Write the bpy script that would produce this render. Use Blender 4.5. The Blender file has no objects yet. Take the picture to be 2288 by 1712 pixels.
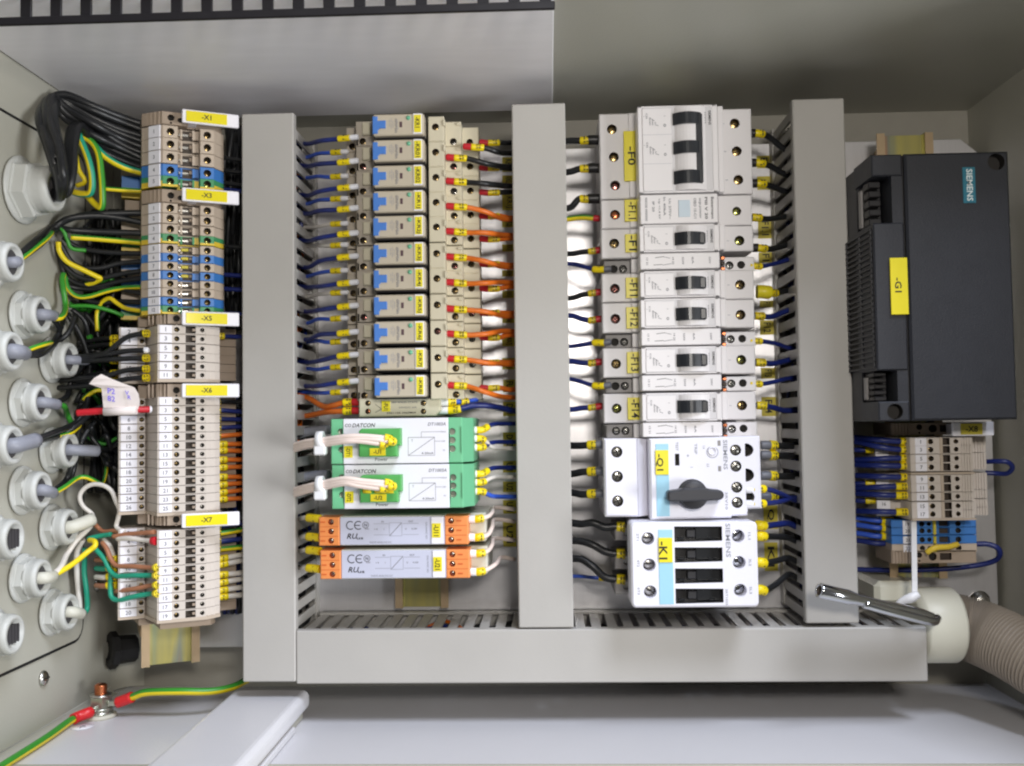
import bpy, bmesh, math, random
from mathutils import Vector as V, Matrix
from mathutils.geometry import tessellate_polygon
random.seed(7)
R = random.Random(11)
sc = bpy.context.scene
COL = sc.collection

# ------------------------------------------------------------------ camera
# Measured from the photograph (2288 x 1712): focal length, the vanishing point of
# the lines that run square to the mounting plate, and a slight roll.
F, CX, CY = 2150.0, 1144.0, 856.0
VX, VY, ROLL, DIST = 1225.0, 947.0, 0.0155, 640.0
Yc = V((VX - CX, VY - CY, F)).normalized()
Zc = V((-ROLL, -1.0, 0.0)); Zc = (Zc - Yc * Zc.dot(Yc)).normalized()
Xc = Yc.cross(Zc)
if Xc.x < 0: Xc = -Xc
def to_world(c): return V((Xc.dot(c), Yc.dot(c), Zc.dot(c)))
def ray(px, py): return to_world(V((px - CX, py - CY, F)))
def P(px, py, y):                       # the point at depth y (mm) seen at this spot of the photo
    d = ray(px, py); t = (DIST + y) / d.y
    return V((d.x * t, y, d.z * t))
def PX(px, py, x):                      # ... on the plane X = x
    d = ray(px, py); t = x / d.x
    return V((x, d.y * t - DIST, d.z * t))
def PZ(px, py, z):                      # ... on the plane Z = z
    d = ray(px, py); t = z / d.z
    return V((d.x * t, d.y * t - DIST, z))
S = 0.001
cam = bpy.data.cameras.new('camera'); cam_o = bpy.data.objects.new('camera', cam); COL.objects.link(cam_o)
m = Matrix.Identity(4)
for i, c in enumerate((V((1, 0, 0)), V((0, -1, 0)), V((0, 0, -1)))):
    w = to_world(c)
    for k in range(3): m[k][i] = w[k]
m[1][3] = -DIST * S
cam_o.matrix_world = m
cam.sensor_width = 36.0; cam.lens = F / 2288.0 * 36.0
cam.clip_start = 0.01; cam.clip_end = 20.0
sc.camera = cam_o

# ------------------------------------------------------------------ light
w = bpy.data.worlds.new('World'); sc.world = w; w.use_nodes = True
w.node_tree.nodes['Background'].inputs[0].default_value = (0.96, 0.95, 0.93, 1)
w.node_tree.nodes['Background'].inputs[1].default_value = 0.10
def area(name, loc, aim, size, power, col):
    l = bpy.data.lights.new(name, 'AREA'); l.shape = 'RECTANGLE'; l.size, l.size_y = size; l.energy = power; l.color = col
    o = bpy.data.objects.new(name, l); COL.objects.link(o); o.location = loc
    o.rotation_euler = (V(aim) - V(loc)).to_track_quat('-Z', 'Y').to_euler()
area('ceiling_light', (0.46, -0.84, 1.16), (0.0, -0.05, -0.12), (0.42, 0.5), 20.5, (0.80, 0.86, 1.0))
area('window_light', (1.14, -0.92, -0.16), (-0.05, 0, 0.05), (0.40, 0.40), 14.5, (0.95, 0.97, 1.0))
area('hand_lamp', (0.105, -0.78, 0.14), (0, 0, -0.02), (0.10, 0.07), 2.2, (1.0, 0.95, 0.88))
sc.view_settings.view_transform = 'Standard'; sc.view_settings.look = 'None'
sc.view_settings.exposure = 0.0; sc.view_settings.gamma = 1.0
sc.cycles.max_bounces = 6; sc.cycles.diffuse_bounces = 4
sc.cycles.filter_width = 2.2

# ------------------------------------------------------------------ materials
def lin(c): return tuple(((v / 255) / 12.92 if v / 255 <= 0.04045 else ((v / 255 + 0.055) / 1.055) ** 2.4) for v in c)
MATS = {}
def mat(name, rgb, rough=0.5, metal=0.0, var=0.06, scale=120.0, bump=0.0, bscale=900.0, spec=0.5, coat=0.0, stretch=None, trans=0.0):
    m = bpy.data.materials.new(name); m.use_nodes = True; MATS[name] = m
    nt = m.node_tree; b = nt.nodes['Principled BSDF']; c = lin(rgb)
    b.inputs['Roughness'].default_value = rough; b.inputs['Metallic'].default_value = metal
    b.inputs['Specular IOR Level'].default_value = spec; b.inputs['Coat Weight'].default_value = coat
    b.inputs['Transmission Weight'].default_value = trans
    tc = nt.nodes.new('ShaderNodeTexCoord'); src = tc.outputs['Object']
    if stretch:
        mp = nt.nodes.new('ShaderNodeMapping'); mp.inputs['Scale'].default_value = stretch
        nt.links.new(src, mp.inputs['Vector']); src = mp.outputs['Vector']
    n = nt.nodes.new('ShaderNodeTexNoise'); n.inputs['Scale'].default_value = scale; n.inputs['Detail'].default_value = 5
    nt.links.new(src, n.inputs['Vector'])
    mx = nt.nodes.new('ShaderNodeMix'); mx.data_type = 'RGBA'
    mx.inputs[6].default_value = (*[max(0, v * (1 - var)) for v in c], 1); mx.inputs[7].default_value = (*[min(1, v * (1 + var)) for v in c], 1)
    nt.links.new(n.outputs['Fac'], mx.inputs[0]); nt.links.new(mx.outputs[2], b.inputs['Base Color'])
    rr = nt.nodes.new('ShaderNodeMapRange'); rr.inputs['To Min'].default_value = max(0.03, rough * 0.85); rr.inputs['To Max'].default_value = min(1, rough * 1.15)
    nt.links.new(n.outputs['Fac'], rr.inputs['Value']); nt.links.new(rr.outputs['Result'], b.inputs['Roughness'])
    if bump:
        n2 = nt.nodes.new('ShaderNodeTexNoise'); n2.inputs['Scale'].default_value = bscale; n2.inputs['Detail'].default_value = 3
        nt.links.new(src, n2.inputs['Vector'])
        bp = nt.nodes.new('ShaderNodeBump'); bp.inputs['Strength'].default_value = bump; bp.inputs['Distance'].default_value = 0.0004
        nt.links.new(n2.outputs['Fac'], bp.inputs['Height']); nt.links.new(bp.outputs['Normal'], b.inputs['Normal'])
    return m
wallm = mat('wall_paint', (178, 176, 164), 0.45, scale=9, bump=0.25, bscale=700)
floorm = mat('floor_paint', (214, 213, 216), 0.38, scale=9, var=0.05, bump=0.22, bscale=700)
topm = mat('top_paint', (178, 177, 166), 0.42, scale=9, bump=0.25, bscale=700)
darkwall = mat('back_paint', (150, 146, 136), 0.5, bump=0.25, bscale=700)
ductm = mat('duct_plastic', (178, 175, 170), 0.46, scale=16, var=0.10, bump=0.12, bscale=500)
whitem = mat('white_sheet', (246, 244, 247), 0.4, bump=0.15, bscale=400, stretch=(0.2, 1, 1))
zinc = mat('zinc_plate', (222, 220, 222), 0.33, 0.65, var=0.05, scale=60, stretch=(14, 1, 0.6), bump=0.15, bscale=220)
steel = mat('steel', (196, 194, 188), 0.28, 1.0, var=0.1)
chrome = mat('chrome', (205, 207, 210), 0.13, 1.0, var=0.03)
brass = mat('brass_screw', (202, 172, 116), 0.3, 1.0, var=0.15, scale=300)
pinksc = mat('pink_screw', (222, 150, 140), 0.25, 1.0, var=0.15, scale=300)
greensc = mat('green_screw', (206, 208, 120), 0.25, 1.0, var=0.15, scale=300)
coppersc = mat('copper', (206, 124, 84), 0.28, 1.0, var=0.12, scale=300)
# yellow chromated rail: iridescent bands
railm = mat('chromate_rail', (190, 184, 136), 0.32, 0.75)
nt = railm.node_tree; bs = nt.nodes['Principled BSDF']
tc = nt.nodes.new('ShaderNodeTexCoord'); mp = nt.nodes.new('ShaderNodeMapping'); mp.inputs['Scale'].default_value = (70, 20, 7)
nz = nt.nodes.new('ShaderNodeTexNoise'); nz.inputs['Scale'].default_value = 1.0; nz.inputs['Detail'].default_value = 2
rp = nt.nodes.new('ShaderNodeValToRGB'); e = rp.color_ramp.elements
e[0].position = 0.3; e[0].color = (*lin((150, 172, 150)), 1); e[1].position = 0.72; e[1].color = (*lin((206, 150, 120)), 1)
for p_, c_ in ((0.42, (186, 180, 124)), (0.52, (206, 196, 122)), (0.61, (160, 166, 150))):
    k = e.new(p_); k.color = (*lin(c_), 1)
nt.links.new(tc.outputs['Object'], mp.inputs['Vector']); nt.links.new(mp.outputs['Vector'], nz.inputs['Vector'])
nt.links.new(nz.outputs['Fac'], rp.inputs['Fac']); nt.links.new(rp.outputs['Color'], bs.inputs['Base Color'])
railedge = mat('rail_edge', (196, 172, 140), 0.38, 0.7)
beige = mat('terminal_beige', (190, 174, 156), 0.5, bump=0.1)
beige2 = mat('terminal_grey', (202, 192, 182), 0.5, bump=0.1)
brown = mat('bracket_brown', (160, 142, 124), 0.55, bump=0.1)
tblue = mat('terminal_blue', (62, 122, 194), 0.45)
tgreen = mat('terminal_green', (66, 146, 96), 0.45)
tyel = mat('terminal_yellow', (228, 196, 62), 0.45)
slotm = mat('slot_shade', (62, 50, 40), 0.6)  # recess shade put into the colour of hole walls and slots
holem = mat('hole_shade', (34, 30, 26), 0.7)  # near-black shade put into the colour of hole floors and screw slots
tagw = mat('tag_white', (240, 238, 244), 0.45, var=0.02)
yel = mat('label_yellow', (236, 220, 42), 0.38, var=0.04)
yglos = mat('label_yellow_gloss', (236, 220, 42), 0.16, var=0.04)
yelp = mat('sticker_yellow', (206, 190, 60), 0.5, var=0.05)
sleevem = mat('sleeve_yellow', (240, 214, 12), 0.35, var=0.06, scale=400)
ink = mat('black_ink', (24, 24, 26), 0.6, var=0.0)
inkg = mat('grey_ink', (112, 112, 118), 0.6, var=0.0)
inkl = mat('light_ink', (148, 150, 160), 0.6, var=0.0)
inkv = mat('violet_ink', (120, 104, 220), 0.6, var=0.3, scale=300)
inko = mat('orange_ink', (206, 88, 30), 0.6, var=0.0)
inkw = mat('white_ink', (225, 235, 235), 0.6, var=0.0)
relm = mat('relay_shell', (193, 182, 162), 0.45, bump=0.1)
sockm = mat('socket_cream', (206, 198, 174), 0.45, bump=0.1)
sockg = mat('socket_shoulder', (178, 168, 154), 0.5, bump=0.1)
leverb = mat('lever_blue', (74, 126, 204), 0.4)
ledg = mat('led_green', (110, 182, 146), 0.25)
window = mat('smoke_window', (92, 72, 76), 0.25)
mcbw = mat('breaker_white', (224, 220, 220), 0.42, var=0.03, bump=0.08)
mcbs = mat('breaker_panel', (206, 203, 204), 0.45, var=0.03, bump=0.08)
auxg = mat('aux_grey', (142, 138, 136), 0.5, bump=0.1)
levm = mat('lever_black', (38, 40, 44), 0.3, var=0.1)
knobm = mat('knob_black', (52, 52, 56), 0.45, var=0.08, bump=0.1)
blackp = mat('black_plastic', (30, 28, 30), 0.4, var=0.1)
stw = mat('starter_white', (232, 231, 240), 0.42, var=0.02, bump=0.06)
sky = mat('strip_sky_blue', (160, 208, 228), 0.4, var=0.03)
glassb = mat('test_window', (186, 200, 210), 0.3, var=0.05)
modg = mat('module_green', (112, 190, 142), 0.42, var=0.05, bump=0.08)
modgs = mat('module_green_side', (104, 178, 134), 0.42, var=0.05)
plugg = mat('plug_green', (84, 168, 88), 0.42, var=0.05)
dat = mat('module_face', (234, 233, 240), 0.38, var=0.02)
greym = mat('module_grey', (198, 200, 218), 0.42, var=0.02)
greyb = mat('module_body', (206, 204, 190), 0.45, var=0.04)
oran = mat('terminal_orange', (236, 146, 82), 0.42, var=0.05)
psum = mat('supply_dark', (36, 38, 45), 0.5, var=0.06, bump=0.25, bscale=1200)
psus = mat('supply_side', (44, 44, 48), 0.5, var=0.06)
teal = mat('badge_teal', (46, 116, 136), 0.4)
glandm = mat('gland_plastic', (194, 195, 190), 0.42, var=0.04, bump=0.08)
seal = mat('gland_seal', (70, 68, 70), 0.6)
cablegrey = mat('cable_grey', (140, 142, 152), 0.45, var=0.08)
wblack = mat('wire_black', (30, 31, 33), 0.38, var=0.1)
wblue = mat('wire_dark_blue', (28, 42, 112), 0.36, var=0.1)
wblue2 = mat('wire_blue', (58, 96, 206), 0.36, var=0.1)
worange = mat('wire_orange', (224, 114, 34), 0.36, var=0.06)
wwhite = mat('wire_white', (222, 216, 208), 0.4, var=0.04)
wpink = mat('wire_cream', (240, 222, 212), 0.4, var=0.03)
wbrown = mat('wire_brown', (168, 112, 82), 0.42, var=0.08)
wteal = mat('wire_green', (34, 156, 126), 0.4, var=0.08)
wyellow = mat('wire_yellow', (238, 214, 30), 0.38, var=0.06)
wgreen = mat('wire_leaf_green', (60, 150, 50), 0.38, var=0.06)
ferw = mat('ferrule_white', (240, 240, 246), 0.4, var=0.02)
ferr = mat('ferrule_red', (196, 30, 44), 0.38, var=0.06)
ferg = mat('ferrule_grey', (110, 112, 120), 0.4, var=0.06)
tiew = mat('tie_white', (232, 232, 234), 0.4, var=0.03)
paper = mat('paper_tape', (236, 226, 222), 0.65, var=0.03, bump=0.2, bscale=300)
rubber = mat('rubber_black', (26, 26, 28), 0.55, var=0.1)
hosem = mat('hose_beige', (150, 139, 126), 0.45, var=0.06)
collar = mat('collar_white', (218, 216, 200), 0.42, var=0.03)
redins = mat('lug_red', (222, 38, 44), 0.35, var=0.06)
washer = mat('washer_steel', (190, 192, 180), 0.3, 0.9, var=0.1)

# ------------------------------------------------------------------ mesh builder (all lengths in mm)
_txt = {}
def text_shape(s):
    if s not in _txt:
        cu = bpy.data.curves.new('t', 'FONT'); cu.body = s; cu.size = 1.0; cu.offset = 0.018; cu.resolution_u = 2; cu.align_x = 'CENTER'
        ob = bpy.data.objects.new('t', cu)
        me = bpy.data.meshes.new_from_object(ob)
        vs = [(v.co.x, v.co.y) for v in me.vertices]; fs = [tuple(p.vertices) for p in me.polygons]
        bpy.data.meshes.remove(me); bpy.data.objects.remove(ob); bpy.data.curves.remove(cu)
        xs = [v[0] for v in vs] or [0]; ys = [v[1] for v in vs] or [0]
        _txt[s] = (vs, fs, min(xs), max(xs), min(ys), max(ys))
    return _txt[s]
def inset(poly, c):
    n = len(poly); a = sum(poly[i][0] * poly[(i + 1) % n][1] - poly[(i + 1) % n][0] * poly[i][1] for i in range(n)); sg = 1 if a > 0 else -1
    out = []
    for i in range(n):
        p0, p1, p2 = poly[i - 1], poly[i], poly[(i + 1) % n]
        def nrm(a, b):
            dx, dz = b[0] - a[0], b[1] - a[1]; l = math.hypot(dx, dz) or 1
            return (-dz / l * sg, dx / l * sg)
        n1, n2 = nrm(p0, p1), nrm(p1, p2); k = 1 + n1[0] * n2[0] + n1[1] * n2[1]
        k = max(k, 0.3)
        out.append((p1[0] + c * (n1[0] + n2[0]) / k, p1[1] + c * (n1[1] + n2[1]) / k))
    return out
def circ(x, z, r, n=14, ph=0.0): return [(x + r * math.cos(ph + 2 * math.pi * i / n), z + r * math.sin(ph + 2 * math.pi * i / n)) for i in range(n)]
def rct(x0, x1, z0, z1): return [(x0, z0), (x1, z0), (x1, z1), (x0, z1)]
def rrect(x0, x1, z0, z1, r, n=4):
    o = []
    for cx, cz, a in ((x1 - r, z0 + r, -90), (x1 - r, z1 - r, 0), (x0 + r, z1 - r, 90), (x0 + r, z0 + r, 180)):
        for i in range(n + 1):
            t = math.radians(a + 90 * i / n); o.append((cx + r * math.cos(t), cz + r * math.sin(t)))
    return o
def smooth_path(pts, k=6):
    q = [V(p) for p in pts]; q = [q[0] * 2 - q[1]] + q + [q[-1] * 2 - q[-2]]; out = []
    for i in range(1, len(q) - 2):
        for j in range(k):
            t = j / k; a, b, c, d = q[i - 1], q[i], q[i + 1], q[i + 2]
            out.append(0.5 * ((2 * b) + (c - a) * t + (2 * a - 5 * b + 4 * c - d) * t * t + (3 * b - a - 3 * c + d) * t ** 3))
    out.append(q[-2]); return out
class MB:
    def __init__(s): s.v = []; s.f = []; s.fm = []; s.fs = []; s.mats = []
    def mi(s, m):
        if m not in s.mats: s.mats.append(m)
        return s.mats.index(m)
    def add(s, vs, fs, m, sm=False):
        o = len(s.v); i = s.mi(m); s.v += [tuple(v) for v in vs]
        for f in fs: s.f.append(tuple(a + o for a in f)); s.fm.append(i); s.fs.append(sm)
        return s
    def box(s, x0, x1, y0, y1, z0, z1, m, b=0.0):
        x0, x1 = sorted((x0, x1)); y0, y1 = sorted((y0, y1)); z0, z1 = sorted((z0, z1))
        b = min(b, (x1 - x0) * .45, (y1 - y0) * .45, (z1 - z0) * .45)
        if b <= 0:
            vs = [(x, y, z) for x in (x0, x1) for y in (y0, y1) for z in (z0, z1)]
            return s.add(vs, [(0, 1, 3, 2), (4, 6, 7, 5), (0, 4, 5, 1), (2, 3, 7, 6), (0, 2, 6, 4), (1, 5, 7, 3)], m)
        vs = []; idx = {}
        for i, x in enumerate((x0, x1)):
            for j, y in enumerate((y0, y1)):
                for k, z in enumerate((z0, z1)):
                    dx, dy, dz = (b if i == 0 else -b), (b if j == 0 else -b), (b if k == 0 else -b)
                    for a, p in (('x', (x, y + dy, z + dz)), ('y', (x + dx, y, z + dz)), ('z', (x + dx, y + dy, z))):
                        idx[(i, j, k, a)] = len(vs); vs.append(p)
        fs = []
        g = lambda i, j, k, a: idx[(i, j, k, a)]
        for i in (0, 1):
            q = [g(i, 0, 0, 'x'), g(i, 0, 1, 'x'), g(i, 1, 1, 'x'), g(i, 1, 0, 'x')]; fs.append(q if i == 0 else q[::-1])
            q = [g(0, i, 0, 'y'), g(1, i, 0, 'y'), g(1, i, 1, 'y'), g(0, i, 1, 'y')]; fs.append(q if i == 0 else q[::-1])
            q = [g(0, 0, i, 'z'), g(0, 1, i, 'z'), g(1, 1, i, 'z'), g(1, 0, i, 'z')]; fs.append(q if i == 0 else q[::-1])
        for a in (0, 1):
            for c in (0, 1):
                fs.append([g(a, c, 0, 'x'), g(a, c, 0, 'y'), g(a, c, 1, 'y'), g(a, c, 1, 'x')])
                fs.append([g(a, 0, c, 'x'), g(a, 0, c, 'z'), g(a, 1, c, 'z'), g(a, 1, c, 'x')])
                fs.append([g(0, a, c, 'y'), g(0, a, c, 'z'), g(1, a, c, 'z'), g(1, a, c, 'y')])
                for d in (0, 1): fs.append([g(a, c, d, 'x'), g(a, c, d, 'y'), g(a, c, d, 'z')])
        return s.add(vs, fs, m)
    def block(s, poly, y0, y1, m, c=0.0, holes=()):
        """poly in (x, z), front face at y0, back at y1 (deeper); holes = [(poly, depth, wall material, floor material)]"""
        top = inset(poly, c) if c else poly
        loops = [[V((p[0], p[1], 0)) for p in top]] + [[V((p[0], p[1], 0)) for p in h[0]] for h in holes]
        flat = [p for l in loops for p in l]
        s.add([(p.x, y0, p.y) for p in flat], tessellate_polygon(loops), m)
        n = len(poly)
        if c:
            s.add([(p[0], y0, p[1]) for p in top] + [(p[0], y0 + c, p[1]) for p in poly], [(i, (i + 1) % n, n + (i + 1) % n, n + i) for i in range(n)], m)
        s.add([(p[0], y0 + c, p[1]) for p in poly] + [(p[0], y1, p[1]) for p in poly], [(i, (i + 1) % n, n + (i + 1) % n, n + i) for i in range(n)] , m)
        s.add([(p[0], y1, p[1]) for p in poly], [tuple(range(n))], m)
        for h in holes:
            k = len(h[0]); d = y0 + h[1]
            s.add([(p[0], y0, p[1]) for p in h[0]] + [(p[0], d, p[1]) for p in h[0]], [(i, (i + 1) % k, k + (i + 1) % k, k + i) for i in range(k)], h[2])
            s.add([(p[0], d, p[1]) for p in h[0]], [tuple(range(k))], h[3])
        return s
    def prism_z(s, poly, z0, z1, m):           # poly in (x, y)
        n = len(poly)
        s.add([(p[0], p[1], z0) for p in poly] + [(p[0], p[1], z1) for p in poly], [(i, (i + 1) % n, n + (i + 1) % n, n + i) for i in range(n)], m)
        for z in (z0, z1):
            s.add([(p[0], p[1], z) for p in poly], tessellate_polygon([[V((p[0], p[1], 0)) for p in poly]]), m)
        return s
    def prism_x(s, poly, x0, x1, m):           # poly in (y, z)
        n = len(poly)
        s.add([(x0, p[0], p[1]) for p in poly] + [(x1, p[0], p[1]) for p in poly], [(i, (i + 1) % n, n + (i + 1) % n, n + i) for i in range(n)], m)
        for x in (x0, x1):
            s.add([(x, p[0], p[1]) for p in poly], tessellate_polygon([[V((p[0], p[1], 0)) for p in poly]]), m)
        return s
    def lathe(s, o, d, prof, m, seg=20, sm=True, ph=0.0, mats=None):
        d = V(d).normalized(); a = d.orthogonal().normalized(); b = d.cross(a); o = V(o); vs = []
        for h, r in prof:
            for i in range(seg):
                t = ph + 2 * math.pi * i / seg; vs.append(o + d * h + (a * math.cos(t) + b * math.sin(t)) * r)
        for k in range(len(prof) - 1):
            base = [vs[(k) * seg + i] for i in range(seg)] + [vs[(k + 1) * seg + i] for i in range(seg)]
            s.add(base, [(i, (i + 1) % seg, seg + (i + 1) % seg, seg + i) for i in range(seg)], (mats[k] if mats else m), sm)
        for k in (0, len(prof) - 1):
            if prof[k][1] > 0.01: s.add(vs[k * seg:(k + 1) * seg], [tuple(range(seg))], (mats[min(k, len(prof) - 2)] if mats else m))
        return s
    def cyl(s, p0, p1, r, m, seg=14): return s.lathe(p0, V(p1) - V(p0), [(0, r), ((V(p1) - V(p0)).length, r)], m, seg)
    def tube(s, pts, r, m, seg=9, stripe=None):
        pts = [V(p) for p in pts]; n = len(pts)
        rad = r if isinstance(r, (list, tuple)) else [r] * n
        t0 = (pts[1] - pts[0]).normalized(); a = V((0, 0, 1)); a = (a - t0 * a.dot(t0))
        if a.length < 0.1: a = t0.orthogonal()
        a.normalize(); vs = []
        for i in range(n):
            t = (pts[min(i + 1, n - 1)] - pts[max(i - 1, 0)])
            t = t.normalized() if t.length > 1e-6 else t0
            a = a - t * a.dot(t); a = a.normalized() if a.length > 1e-4 else t.orthogonal().normalized(); b = t.cross(a)
            for k in range(seg):
                th = 2 * math.pi * k / seg; vs.append(pts[i] + (a * math.cos(th) + b * math.sin(th)) * rad[i])
        o = len(s.v); s.v += [tuple(v) for v in vs]; mi = s.mi(m); m2 = s.mi(stripe) if stripe else mi
        for i in range(n - 1):
            for k in range(seg):
                s.f.append((o + i * seg + k, o + i * seg + (k + 1) % seg, o + (i + 1) * seg + (k + 1) % seg, o + (i + 1) * seg + k))
                s.fm.append(m2 if k >= seg * 0.76 or k < seg * 0.20 else mi); s.fs.append(True)
        s.f.append(tuple(o + k for k in range(seg))); s.fm.append(mi); s.fs.append(False)
        s.f.append(tuple(o + (n - 1) * seg + k for k in range(seg))); s.fm.append(mi); s.fs.append(False)
        return s
    def text(s, t, o, right, up, h, m, w=None):
        vs, fs, a, b, c, d = text_shape(t)
        if not vs: return s
        k = h / max(d - c, 0.3); kx = k if not w else w / max(b - a, 0.1)
        right = V(right); up = V(up); o = V(o); mx, my = (a + b) / 2, (c + d) / 2
        s.add([o + right * (x - mx) * kx + up * (y - my) * k for x, y in vs], fs, m); return s
    def textd(s, t, x, y, z, h, m, w=None):    # reads downwards, as the device lettering does
        return s.text(t, (x, y, z), (0, 0, -1), (1, 0, 0), h, m, w)
    def textr(s, t, x, y, z, h, m, w=None): return s.text(t, (x, y, z), (1, 0, 0), (0, 0, 1), h, m, w)
    def line(s, x0, z0, x1, z1, y, wd, m):
        dx, dz = x1 - x0, z1 - z0; l = math.hypot(dx, dz) or 1; nx, nz = -dz / l * wd / 2, dx / l * wd / 2
        return s.add([(x0 + nx, y, z0 + nz), (x1 + nx, y, z1 + nz), (x1 - nx, y, z1 - nz), (x0 - nx, y, z0 - nz)], [(0, 1, 2, 3)], m)
    def mesh(s, name, org=(0, 0, 0)):
        me = bpy.data.meshes.new(name); ox, oy, oz = org
        me.from_pydata([((x - ox) * S, (y - oy) * S, (z - oz) * S) for x, y, z in s.v], [], s.f)
        for m in s.mats: me.materials.append(m)
        me.polygons.foreach_set('material_index', s.fm); me.polygons.foreach_set('use_smooth', s.fs)
        bm = bmesh.new(); bm.from_mesh(me)
        bmesh.ops.remove_doubles(bm, verts=bm.verts, dist=1e-7)
        bmesh.ops.recalc_face_normals(bm, faces=bm.faces); bm.to_mesh(me); bm.free()
        return me
    def cen(s):
        lo = [min(v[i] for v in s.v) for i in range(3)]; hi = [max(v[i] for v in s.v) for i in range(3)]
        return V([(lo[i] + hi[i]) / 2 for i in range(3)])

ORG = {}
def tag(o, label, cat, group=None):
    o['label'] = label; o['category'] = cat
    if group: o['group'] = group
def thing(name, label, cat, loc=(0, 0, 0), rot=0.0, group=None, local=False):
    """an Empty at the thing's base; its parts are built in world mm (local=True: in the thing's own frame)"""
    o = bpy.data.objects.new(name, None); COL.objects.link(o); o.empty_display_size = 0.01
    o.location = V(loc) * S; o.rotation_euler = (0, 0, rot); tag(o, label, cat, group)
    ORG[o] = V((0, 0, 0)) if local else V(loc); return o
def part(parent, name, mb, label=None, at=None):
    org = ORG[parent]
    me = mb if isinstance(mb, bpy.types.Mesh) else mb.mesh(name, org)
    o = bpy.data.objects.new(name, me); COL.objects.link(o); o.parent = parent; ORG[o] = org
    if at is not None: o.location = V(at) * S
    if label: o['label'] = label
    return o
def solo(name, mb, label, cat, group=None):
    c = mb.cen(); o = bpy.data.objects.new(name, mb.mesh(name, c)); COL.objects.link(o); o.location = c * S; ORG[o] = c
    tag(o, label, cat, group); return o
def structure(name, mb):
    o = bpy.data.objects.new(name, mb.mesh(name)); COL.objects.link(o); o['kind'] = 'structure'; return o
def stuff(parent, name, mb):
    o = part(parent, name, mb); o['kind'] = 'stuff'; return o
def span(px0, px1, pyr, y): return P(px0, pyr, y).x, P(px1, pyr, y).x
def box_px(px0, py0, px1, py1, y):
    """x0, x1, z0, z1 of the upright rectangle seen between these corners at depth y"""
    mx, my = (px0 + px1) / 2, (py0 + py1) / 2
    return P(px0, my, y).x, P(px1, my, y).x, P(mx, py1, y).z, P(mx, py0, y).z

def screw_mb(r, m, slot='cross'):
    """a screw head seen from the front, centre at the origin, facing -y"""
    b = MB(); b.lathe((0, 0.8, 0), (0, -1, 0), [(0, r), (0.7, r), (1.0, r * 0.82), (1.08, 0.0)], m, 14)
    b.box(-r * .85, r * .85, -0.34, -0.2, -r * .13, r * .13, holem)
    if slot == 'cross': b.box(-r * .13, r * .13, -0.36, -0.22, -r * .85, r * .85, holem)
    return b
_sm = {}
def screw(parent, x, y, z, r, m, slot='cross', rot=None):
    k = (round(r, 2), m.name, slot)
    if k not in _sm: _sm[k] = screw_mb(r, m, slot).mesh('screw')
    o = part(parent, 'screw', _sm[k], at=V((x, y, z)) - ORG[parent])
    o.rotation_euler = (0, R.uniform(-0.8, 0.8) if rot is None else rot, 0); return o
# ------------------------------------------------------------------ the enclosure
XL, XR = -300.0, P(2184, 900, 28).x
ZT, ZB = P(900, 252, -6).z + 2.5, -179.0
YB, YF = 28.0, PZ(1700, 1709, ZB).y
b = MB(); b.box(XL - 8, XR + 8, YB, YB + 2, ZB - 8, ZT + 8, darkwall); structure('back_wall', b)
b = MB()
rr_ = 16.0                                    # folded, rounded corner between the left wall and the back
b.box(XL - 2, XL, -195, YB - rr_, ZB + 5, ZT - 0.5, wallm)
prev = None; arc = [(XL + rr_ - rr_ * math.cos(t), YB - rr_ + rr_ * math.sin(t)) for t in [math.pi / 2 * i / 8 for i in range(9)]]
b.add([(x, y, z) for x, y in arc for z in (ZB + 1, ZT - 0.5)], [(2 * i, 2 * i + 1, 2 * i + 3, 2 * i + 2) for i in range(8)], wallm, True)
arc2 = [(XL + 5 - 5 * math.cos(t), ZB + 5 - 5 * math.sin(t)) for t in [math.pi / 2 * i / 6 for i in range(7)]]
b.add([(x, y, z) for x, z in arc2 for y in (-195, YB - rr_)], [(2 * i, 2 * i + 1, 2 * i + 3, 2 * i + 2) for i in range(6)], wallm, True)
structure('left_wall', b)
b = MB(); b.box(XR, XR + 2, -232, YB, ZB, ZT, wallm); structure('right_wall', b)
b = MB(); b.box(XL - 10, XR + 10, -200, YB + 5, ZT, ZT + 2, topm); structure('ceiling', b)
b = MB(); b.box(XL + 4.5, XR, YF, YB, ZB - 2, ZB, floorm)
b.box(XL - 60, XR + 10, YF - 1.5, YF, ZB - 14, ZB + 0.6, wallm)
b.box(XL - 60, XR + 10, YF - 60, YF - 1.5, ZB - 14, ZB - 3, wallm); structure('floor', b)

# gland plate on the left wall
zt, zb_, yb_ = PX(0, 242, XL).z, PX(0, 1513, XL).z, PX(187, 900, XL).y
t = thing('gland_plate', 'beige steel gland plate on the left wall carrying the white cable glands', 'gland plate', (XL, -80, 0))
b = MB()
pl = [(y, z) for y, z in rrect(-190, yb_ - 1.9, zb_ + 1.9, zt - 1.9, 9)]
b.prism_x(pl, XL + 0.2, XL + 1.0, wallm); part(t, 'plate', b)
b = MB(); gp = [(y, z) for y, z in rrect(-191, yb_, zb_, zt, 11)]; b.prism_x(gp, XL + 0.05, XL + 0.7, rubber); part(t, 'gasket', b)
for i, (px, py) in enumerate(((217, 1307), (95, 1516))):
    c = PX(px, py, XL); b = MB(); b.lathe(c, (1, 0, 0), [(0, 4.6), (1.0, 4.6), (2.2, 3.4), (2.6, 0)], steel, 16)
    b.box(c.x + 2.2, c.x + 2.8, c.y - 3.2, c.y + 3.2, c.z - .5, c.z + .5, holem)
    solo('wall_screw', b, ('domed steel screw in the left wall beside the lowest cable gland', 'domed steel screw low on the left wall above the earth stud')[i], 'screw', 'screws in the left wall')

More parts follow.
